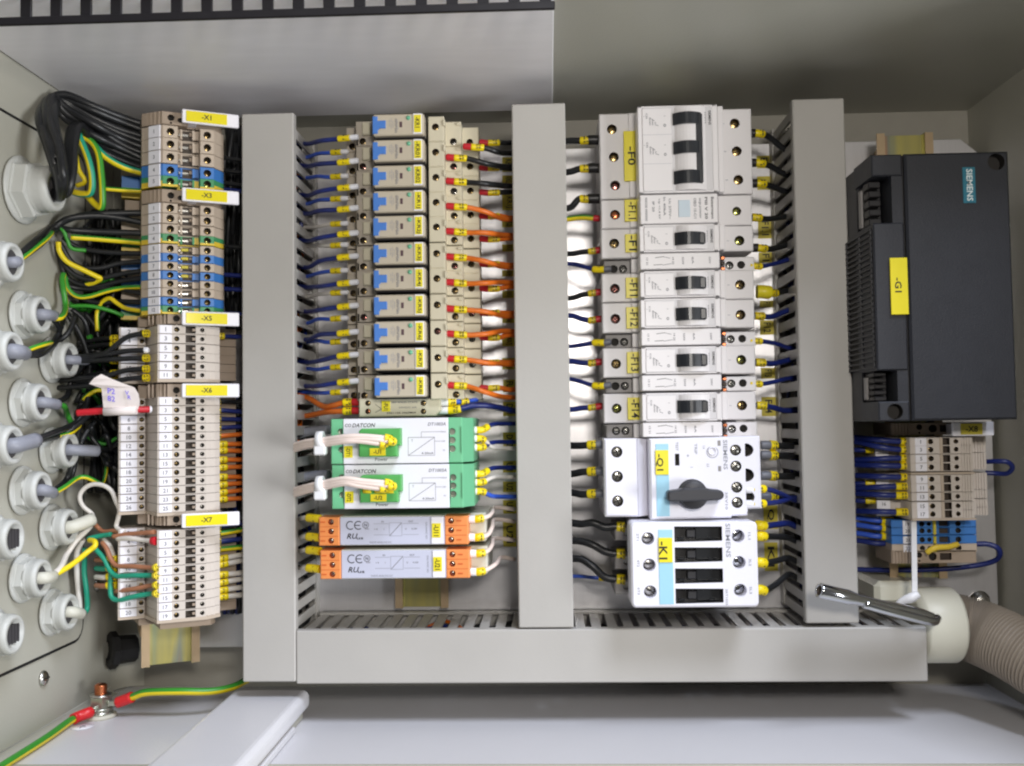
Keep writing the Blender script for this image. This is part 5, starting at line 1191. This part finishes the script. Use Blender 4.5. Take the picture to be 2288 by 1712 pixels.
for i, (py, m_) in enumerate([(1186, wblue), (1203, wyellow), (1222, wblue), (1240, wyellow), (1262, wwhite), (1276, wwhite), (1300, wwhite), (1318, wwhite), (1336, wwhite), (1352, wwhite)]):
    rwire(py, m_, '%s wire on the right of -X7, %s from the top' % ({wblue: 'dark blue', wyellow: 'green and yellow', wwhite: 'white'}[m_], od[i]), e=R.uniform(0, 3), sl=3.0 if i < 4 else 7, stripe=wgreen if m_ == wyellow else None, r=1.6, grp='wires right of strip -X7')
# ------------------------------------------------------------------ left strip, wires from the cable glands
def G(pts, r, m, label, **k): return wire(W(*pts), r, m, label, **k)
def stub(g, px, py, y, r, label, m=cablegrey):
    c = GL[g]; e = P(px, py, y); b = MB(); b.tube(smooth_path([c + V((5, 0, 0)), c + V((13, 0, 0)), e], 5), r, m, 14); solo('cable_sheath', b, label, 'cable sheath', 'grey sheaths leaving the glands')
stub('A', 38, 582, -121, 3.0, 'short grey sheath at the highest small gland'); stub('B', 120, 706, -92, 3.3, 'short grey sheath at the gland below the big one'); stub('C', 54, 790, -120, 4.1, 'pale grey sheath with cores turning upward')
stub('D', 194, 806, -60, 2.8, 'grey sheath at the rearmost upper gland'); stub('E', 128, 904, -92, 3.1, 'grey sheath with the bright green core'); stub('F', 80, 984, -116, 4.2, 'long pale grey sheath with pencil marks')
stub('G', 218, 1008, -60, 3.4, 'pale sheath at the rear gland half way down'); stub('H', 118, 1102, -92, 3.3, 'grey sheath at the gland with the thin yellow core'); stub('J', 208, 1160, -62, 3.9, 'beige sheath feeding the white looping wire', greyb)
stub('K', 118, 1288, -92, 3.4, 'pale sheath with white and yellow wires', greyb); stub('L', 182, 1372, -60, 3.3, 'pale sheath at the lowest rear gland', greyb)
for i in range(7):
    j = i - 3
    G(((118 + j, 424 + j, -100), (132 + j * 2, 436 + (j % 3) * 3, -106), (136 + j * 3, 400, -114 - (i % 3) * 5), (121 + j * 5, 335 + R.uniform(-6, 6), -116 - (i % 2) * 6), (104 + j * 5 + R.uniform(-3, 3), 268, -104 - R.uniform(0, 8)), (114 + j * 4, 216 + abs(j) * 5 + R.uniform(-3, 5), -84), (150 + R.uniform(-6, 6), 214 + i * 8 + R.uniform(-5, 5), -74 - R.uniform(0, 6)), (210, 238 + i * 10 + R.uniform(-7, 7), -68 - R.uniform(0, 8)), (270, 262 + i * 12 + R.uniform(-5, 5), -62), (330, 282 + i * 13, -54)), 2.3, wblack, 'thick black wire from the big gland to strip -X1, %s from the top' % od[i], group='thick black wires from the big gland')
for i in range(4):
    G(((124, 430, -98), (144 + i * 2, 432, -108), (154 + i * 3, 385, -108), (152 + i * 5, 320, -98), (166 + i * 5, 282, -84), (220, 290 + i * 14, -66), (280, 320 + i * 14, -58), (330, 338 + i * 14, -54)), 2.3, wblack, 'black wire looping inside the front bundle of the big gland, %s one' % od[i], group='inner black wires from the big gland')
YG_ = dict(stripe=wteal)
G(((166, 280, -80), (180, 312, -80), (198, 358, -80), (206, 400, -78), (203, 430, -76), (185, 434, -74), (165, 430, -72)), 2.05, wyellow, 'green and yellow earth wire bending down beside the big gland', **YG_)
G(((176, 300, -74), (205, 318, -74), (220, 345, -74), (226, 385, -74), (229, 425, -74), (228, 462, -72), (214, 458, -70), (192, 434, -68)), 1.97, wyellow, 'thick yellow earth wire hanging in a hook below strip -X1', stripe=wgreen)
G(((205, 318, -72), (235, 350, -70), (275, 373, -66), (318, 386, -60), (340, 388, -56)), 2.05, wyellow, 'green and yellow wire running into the lowest terminal of -X1', **YG_)
G(((234, 422, -66), (275, 425, -62), (318, 427, -58), (340, 427, -56)), 1.39, wyellow, 'thin green and yellow wire under the -X1 terminals', stripe=wgreen)
G(((168, 340, -70), (176, 380, -68), (190, 405, -66), (172, 415, -64)), 1.48, wyellow, 'dull yellow wire curling behind the earth wires')
for i, pts in enumerate((((34, 580, -121), (75, 546, -104), (112, 520, -80), (132, 500, -76), (160, 487, -74), (215, 482, -68), (270, 488, -62), (335, 502, -56)), ((34, 578, -121), (78, 540, -104), (112, 512, -78), (150, 492, -74), (190, 480, -70), (250, 477, -64), (335, 476, -56)), ((36, 584, -121), (90, 545, -98), (125, 512, -76), (160, 515, -72), (215, 518, -66), (335, 522, -56)))):
    G(pts, 2.0, wblack, 'black core from the highest small gland to strip -X3, %s' % ('upper arch', 'front arch', 'lowest')[i], group='black cores from the highest small gland')
G(((36, 588, -123), (75, 557, -108), (108, 530, -92), (118, 515, -78)), 1.31, wyellow, 'green and yellow core at the highest small gland', stripe=wgreen)
G(((158, 530, -74), (205, 533, -68), (265, 538, -62), (335, 544, -56)), 1.72, wyellow, 'thick yellow wire running level into strip -X3', stripe=wgreen)
G(((122, 508, -74), (140, 514, -74), (150, 535, -72), (160, 555, -70), (192, 560, -66)), 1.23, wgreen, 'dark green wire curling below the black arch')
for i, pts in enumerate((((140, 530, -70), (175, 553, -66), (240, 564, -62), (335, 567, -56)), ((132, 540, -72), (165, 590, -68), (215, 600, -64), (270, 588, -60), (335, 584, -56)), ((130, 545, -70), (150, 600, -68), (200, 625, -64), (270, 612, -60), (335, 603, -56)), ((128, 550, -68), (150, 620, -64), (210, 640, -60), (270, 628, -58), (335, 620, -56)), ((150, 640, -64), (190, 646, -60), (260, 645, -58), (335, 660, -56)), ((160, 660, -60), (215, 676, -56), (270, 674, -55), (335, 676, -56)))):
    G(pts, 1.6, wblack, 'black wire drooping into strip -X3, %s from the top' % od[i], group='black wires drooping into -X3')
G(((130, 540, -78), (133, 562, -76), (150, 585, -74), (185, 603, -70), (214, 617, -66), (224, 623, -64), (208, 632, -62), (178, 640, -60)), 1.56, wyellow, 'green and yellow wire folded back sharply left of -X3', stripe=wgreen)
G(((116, 712, -94), (138, 708, -88), (146, 685, -72), (142, 650, -72), (139, 625, -70), (142, 612, -68)), 1.72, wyellow, 'yellow core curving up from the gland below the big one', stripe=wgreen)
G(((145, 618, -66), (152, 645, -66), (172, 662, -64), (200, 662, -62), (240, 650, -60), (280, 643, -58), (335, 641, -56)), 1.48, wyellow, 'green and yellow wire dipping then rising into strip -X3', stripe=wgreen)
G(((155, 684, -62), (200, 684, -60), (245, 694, -56), (276, 706, -52)), 1.23, wgreen, 'green wire running level behind strip -X3')
G(((218, 740, -54), (217, 700, -54), (228, 676, -56), (245, 667, -58), (262, 678, -58), (285, 690, -57), (335, 697, -56)), 1.39, wyellow, 'green and yellow wire hanging in an upside down hook by -X3', stripe=wgreen)
for i, pts in enumerate((((116, 710, -90), (132, 735, -76), (128, 770, -62), (110, 800, -58)), ((50, 792, -121), (90, 783, -108), (118, 765, -80), (135, 735, -72), (140, 715, -66)), ((50, 795, -121), (92, 792, -108), (125, 768, -78), (155, 740, -70), (168, 705, -64)), ((160, 690, -58), (190, 720, -54), (200, 780, -48), (190, 850, -46)), ((190, 700, -52), (215, 735, -50), (225, 790, -48), (240, 850, -46)), ((150, 700, -60), (185, 760, -54), (200, 830, -50), (170, 900, -52)))):
    G(pts, 1.6, wblack, 'black core in the tangle left of strip -X5, strand %s' % ('by the upper gland', 'arching from the grey sheath', 'arching outside the first', 'falling behind', 'falling nearest the strip', 'crossing downward')[i], group='black tangle left of -X5')
G(((50, 787, -123), (78, 776, -114), (104, 768, -102), (115, 766, -82)), 1.39, wyellow, 'yellow green core on top of the grey sheath', stripe=wgreen)
G(((190, 806, -60), (206, 796, -44), (218, 782, -44), (228, 764, -44)), 1.23, wgreen, 'green core leaving the rearmost upper gland')
# -X5 lower tier: black wires with sleeves
for i, (py, e) in enumerate(((744, 40), (781, 8), (799, 2), (823, 14), (843, 12))):
    a = U(-11.4, 8, py); pts = [a, a + V((-4, 0, 0)), a + V((-14, -1, -e * .06)), a + V((-26, -1, -e * .28)), a + V((-42, 4, -e * .36)), a + V((-62, 10, -e * .4))]
    wire(pts, 1.6, wblack, 'black wire with yellow sleeve into the lower tier of -X5, %s from the top' % od[i], [SL(3.4, 2.3)] if i != 1 else [FW(ferw, 3, 1.9)], group='black wires into the lower tier of -X5')
for i, py in enumerate((748, 762, 800, 828, 846)):
    a = U(-28, 31, py); wire([a, a + V((-5, 1, 0)), a + V((-14, 4, 0)), a + V((-30, 10, -2))], 1.5, wblack, 'black wire with yellow sleeve behind the lower tier of -X5, %s from the top' % od[i], [SL(4.5, 2.1)], group='rear black wires left of -X5')
# gland E, F, G, H
G(((124, 903, -94), (143, 908, -84), (150, 925, -66), (158, 942, -62), (165, 955, -58)), 1.64, wgreen, 'bright green core curving down from the gland beside the paper flag')
for i, pts in enumerate((((124, 900, -90), (150, 885, -66), (160, 850, -62), (185, 815, -54), (200, 780, -50)), ((74, 984, -116), (120, 966, -98), (160, 950, -72), (182, 930, -64), (196, 890, -56), (200, 850, -50)), ((76, 986, -116), (125, 976, -82), (165, 955, -72), (190, 935, -64), (212, 915, -56), (240, 905, -50)), ((114, 1100, -92), (145, 1076, -68), (160, 1040, -66), (168, 1000, -62), (176, 960, -58), (182, 920, -54)), ((114, 1104, -92), (150, 1082, -66), (164, 1050, -64), (172, 1010, -60), (190, 970, -56), (215, 940, -50)), ((214, 1007, -60), (240, 1004, -46), (262, 990, -46), (275, 975, -44)), ((205, 852, -54), (185, 851, -56), (165, 852, -58)))):
    G(pts, 1.7, wblack, 'black core left of strip -X6: %s' % ('rising behind the paper flag', 'upper one of the pencil-marked sheath', 'lower one of the pencil-marked sheath', 'steep upper strand from the lower gland', 'steep lower strand from the lower gland', 'short one at the rear gland', 'level one at the tip of the paper flag')[i], group='black cores left of -X6')
G(((130, 975, -80), (155, 968, -74), (172, 956, -66), (180, 945, -62)), 1.48, wyellow, 'yellow green core under the black pair', stripe=wgreen)
G(((186, 893, -56), (200, 880, -56), (215, 872, -54), (228, 872, -52)), 1.39, wyellow, 'short green and yellow core left of the paper flag', stripe=wgreen)
G(((196, 975, -48), (210, 985, -46), (235, 992, -44), (262, 978, -42)), 1.15, wgreen, 'dark green core curving in the shade left of -X6')
G(((236, 1010, -42), (238, 1040, -42), (234, 1070, -42), (226, 1086, -46)), 1.07, wyellow, 'thin green and yellow core falling in the shade', stripe=wgreen)
G(((114, 1106, -94), (145, 1088, -80), (172, 1069, -66), (190, 1066, -62), (208, 1073, -58), (228, 1084, -52)), 1.39, wyellow, 'thin yellow core arching from the gland left of -X6', stripe=wgreen)
b = MB()
for i in range(26):
    x0_, y0_ = R.uniform(150, 205), R.uniform(500, 1000); pts = [P(x0_, y0_, R.uniform(-62, -40))]
    for k in range(4):
        x0_ += R.uniform(8, 36); y0_ += R.uniform(-55, 55); pts.append(P(min(x0_, 292), y0_, R.uniform(-52, -22)))
    b.tube(smooth_path(pts, 6), R.uniform(1.2, 1.8), wblack if i % 6 else wgreen, 7)
o = solo('core_and_shade_fill', b, 'loose tangle of black and green cores between the glands and the terminal strips', 'wires'); o['kind'] = 'stuff'
# black cores behind the tangle, some of them added to fill in its shadow
b = MB()
for i in range(16):
    x = R.uniform(205, 290); b.tube(smooth_path([P(x + R.uniform(-12, 12), y, R.uniform(-26, -8)) for y in (470, 600, 720, 850, 980, 1100)], 5), 2.0, wblack, 7)
o = solo('core_and_shade_fill', b, 'black cores and added shadow fill behind the left terminal strips', 'wires'); o['kind'] = 'stuff'
b = MB()  # black strands added to darken the shaded gap beside the duct
for i in range(11):
    x = 512 + i * 2.6; b.tube(smooth_path([P(x + R.uniform(-5, 5), y, R.uniform(-30, -6)) for y in (285, 370, 460, 560, 650, 735)], 5), 2.0, wblack, 7)
o = solo('core_and_shade_fill', b, 'added black strands standing for the shade between the upper terminal strips and the first duct', 'wires'); o['kind'] = 'stuff'
b = MB()  # black and blue strands added to darken the lower gap as well
for i in range(9):
    x = 506 + i * 3.4; b.tube(smooth_path([P(x + R.uniform(-5, 5), y, R.uniform(-24, -6)) for y in (880, 980, 1080, 1180, 1280, 1370)], 5), 1.8, wblack if i % 3 else wblue, 7)
o = solo('core_and_shade_fill', b, 'added dark strands filling in the shade between the lower terminal strips and the first duct', 'wires'); o['kind'] = 'stuff'
# lower left coloured wires
G(((206, 1158, -63), (205, 1148, -58), (186, 1132, -60), (178, 1112, -62), (186, 1094, -62), (205, 1083, -62), (228, 1084, -62), (248, 1096, -62), (259, 1120, -62), (267, 1140, -62), (264, 1158, -62), (260, 1176, -62), (268, 1184, -64), (282, 1188, -66)), 1.39, wwhite, 'white wire making a big open loop left of -X7')
G(((204, 1162, -62), (218, 1178, -56), (232, 1188, -58), (260, 1186, -62), (272, 1192, -64)), 1.39, wbrown, 'brown wire below the loose white loop')
G(((252, 1199, -66), (285, 1194, -68), (346, 1189, -76)), 1.39, wbrown, 'reddish brown wire into the first lower terminal of -X7', k=6)
G(((350, 1209, -76), (325, 1207, -72), (290, 1203, -70), (262, 1204, -66)), 1.56, wwhite, 'white wire with red ferrule into the second lower terminal of -X7', segs=[FW(ferr, 3.4, 2.6)])
G(((196, 1204, -60), (222, 1198, -60), (250, 1194, -62)), 1.48, wteal, 'dark green wire crossing left of -X7')
G(((114, 1288, -93), (136, 1268, -84), (150, 1238, -70), (170, 1208, -66), (196, 1182, -60), (206, 1168, -56)), 1.80, wwhite, 'white wire rising from the lower gland')
G(((114, 1290, -92), (160, 1262, -80), (195, 1234, -70), (212, 1220, -68), (211, 1210, -66), (200, 1207, -62)), 1.64, wyellow, 'plain yellow wire rising from the lower gland')
G(((178, 1370, -60), (176, 1330, -50), (172, 1280, -52), (172, 1235, -54), (185, 1205, -56)), 1.72, wwhite, 'upright white wire from the lowest rear gland')
G(((178, 1376, -60), (194, 1362, -50), (193, 1320, -52), (188, 1275, -52), (190, 1225, -54)), 1.64, wteal, 'upright green wire from the lowest rear gland')
G(((353, 1286, -78), (336, 1286, -72), (300, 1286, -70), (262, 1287, -66), (246, 1275, -64), (232, 1248, -62), (212, 1226, -60)), 1.56, wteal, 'upper green wire with yellow sleeve into -X7', segs=[SL(3.6, 2.4)])
G(((353, 1326, -78), (336, 1327, -72), (300, 1333, -70), (266, 1341, -66), (249, 1333, -64), (247, 1305, -62), (248, 1280, -62)), 1.56, wteal, 'lower green wire with yellow sleeve into -X7', segs=[SL(3.6, 2.4)])
G(((353, 1268, -78), (336, 1269, -72), (300, 1266, -70), (262, 1264, -66), (248, 1250, -64), (238, 1226, -62), (228, 1212, -60)), 1.48, wbrown, 'upper brown wire with yellow sleeve into -X7', segs=[SL(3.6, 2.4)])
G(((353, 1307, -78), (336, 1309, -72), (300, 1316, -70), (258, 1322, -64)), 1.48, wbrown, 'lower brown wire with yellow sleeve into -X7', segs=[SL(3.6, 2.4)])
G(((232, 1204, -58), (245, 1222, -60), (252, 1240, -60), (256, 1256, -58)), 1.64, wwhite, 'pale wire slanting down left of -X7')
for i, py in enumerate((1256, 1276, 1296, 1316)):
    a = U(-28, 30, py); wire([a, a + V((-5, 0, 0)), a + V((-9, 1, -.6)), a + V((-16, 6, -1))], 1.7, (wbrown, wteal, wwhite, wbrown)[i], 'sleeved %s wire at the left edge of -X7, %s from the top' % (('brown', 'green', 'white', 'brown')[i], od[i]), [SL(6.2, 2.4)], group='sleeved wires at the left edge of -X7')
# red wire with its paper flag
t = G(((340, 915, -74), (325, 915, -76), (290, 916, -80), (240, 918, -82), (195, 921, -84), (172, 923, -85)), 2.0, ferr, 'bright red wire carrying the white paper flag', segs=[FW(ferw, 1.6, 2.2)])
b = MB(); f0 = [P(*q) for q in ((232, 922, -84), (227, 868, -88), (199, 858, -92), (210, 845, -93), (226, 836, -92), (252, 848, -89), (300, 866, -85), (309, 880, -84), (312, 900, -83), (309, 912, -82), (306, 918, -81), (270, 921, -83))]
f1 = [p + V((0, .35, 0)) for p in f0]; n = len(f0); b.add(f0 + f1, [(i, (i + 1) % n, n + (i + 1) % n, n + i) for i in range(n)], paper)
tri = tessellate_polygon([[V((p.x, p.z, 0)) for p in f0]]); b.add(f0, tri, paper); b.add(f1, tri, paper)
rv = (P(300, 880, -84) - P(235, 872, -88)).normalized()
for s_, px, py in (('P2', 250, 874), ('82', 250, 891), ('V', 285, 878), ('R', 290, 888)): b.text(s_, P(px, py, -88.0 if px < 260 else -86.0) + V((0, -.8, 0)), rv, (-.05, 0, 1), 3.2 if px < 260 else 2.4, inkv)
b.tube([P(232, 920, -84.5), P(306, 917, -81.5)], 2.5, paper, 10)
solo('paper_flag', b, 'white folded paper flag with violet handwriting stuck around the red wire', 'paper flag')
# ------------------------------------------------------------------ earth wires at the stud
c = EARTH
for nm, pts, lb in (('r', [V((c.x + 6, c.y - 2, c.z + 9)), P(262, 1570, c.y - 2), P(300, 1556, c.y - 4), P(330, 1547, c.y - 6), P(400, 1545, c.y - 6), P(470, 1545, c.y), P(520, 1535, c.y + 10), P(548, 1521, c.y + 30), P(575, 1505, c.y + 50)], 'green and yellow earth wire with red lug leaving the stud to the right'), ('l', [V((c.x - 3, c.y - 5, c.z + 5)), PZ(200, 1592, ZB + 6), PZ(162, 1608, ZB + 4), PZ(110, 1645, ZB + 3), PZ(40, 1690, ZB + 3), PZ(-40, 1740, ZB + 3)], 'green and yellow earth wire with red lug leaving the stud to the front left')):
    wire(pts, 2.3, wyellow, lb, [('lug', 5.5, 2.0, washer), ('ferrule', 11, 3.4, redins)], stripe=wgreen, group='earth wires on the stud', k=8)
# ------------------------------------------------------------------ tube spanner and hanging tie
a, e = P(1829, 1319, -98), P(2086, 1381, -80); d = (e - a); L_ = d.length; d.normalize()
t = thing('tube_spanner', 'chrome tube spanner leaning across the bottom duct by the right column', 'spanner', a)
b = MB(); dd = (P(1842, 1321, -92) - a).normalized(); dd = V((d.x, d.y + .35, d.z)).normalized()
b.lathe(a, d, [(6, 2.6), (0.4, 2.6), (0, 3.1), (0.2, 3.9), (1, 4.3), (18, 4.3), (24, 3.2), (40, 3.0), (46, 3.5), (66, 3.7), (70, 3.2), (L_ - 1, 2.9), (L_, 1.5)], chrome, 20, mats=[slotm] + [chrome] * 11); part(t, 'shaft', b)
b = MB(); b.tube(smooth_path([P(1930, 1349, -92), P(1990, 1366, -90), P(2060, 1384, -86), P(2086, 1389, -82), P(2094, 1382, -76)], 6), 2.6, chrome, 12); part(t, 'handle', b)
b = MB(); q = [P(*p) for p in ((2042, 1150, -66), (2043, 1230, -68), (2044, 1300, -70), (2044, 1330, -72))]
for i in range(3): b.add([q[i] + V((-1.5, 0, 0)), q[i] + V((1.5, 0, 0)), q[i + 1] + V((1.5, 0, 0)), q[i + 1] + V((-1.5, 0, 0)), q[i] + V((-1.5, .9, 0)), q[i] + V((1.5, .9, 0)), q[i + 1] + V((1.5, .9, 0)), q[i + 1] + V((-1.5, .9, 0))], [(0, 1, 2, 3), (7, 6, 5, 4), (0, 3, 7, 4), (1, 5, 6, 2), (0, 4, 5, 1), (3, 2, 6, 7)], tiew)
b.tube(smooth_path(W((2052, 1328, -74), (2036, 1336, -74), (2018, 1342, -72), (2005, 1350, -70)), 4), [2.2, 2.4, 2.6, 2.8, 2.9, 2.8, 2.6, 2.4, 2.2, 2.0, 1.8, 1.6, 1.4], tiew, 8)
solo('hanging_tie', b, 'long white cable tie standing up beside the collar, behind the spanner', 'cable tie')
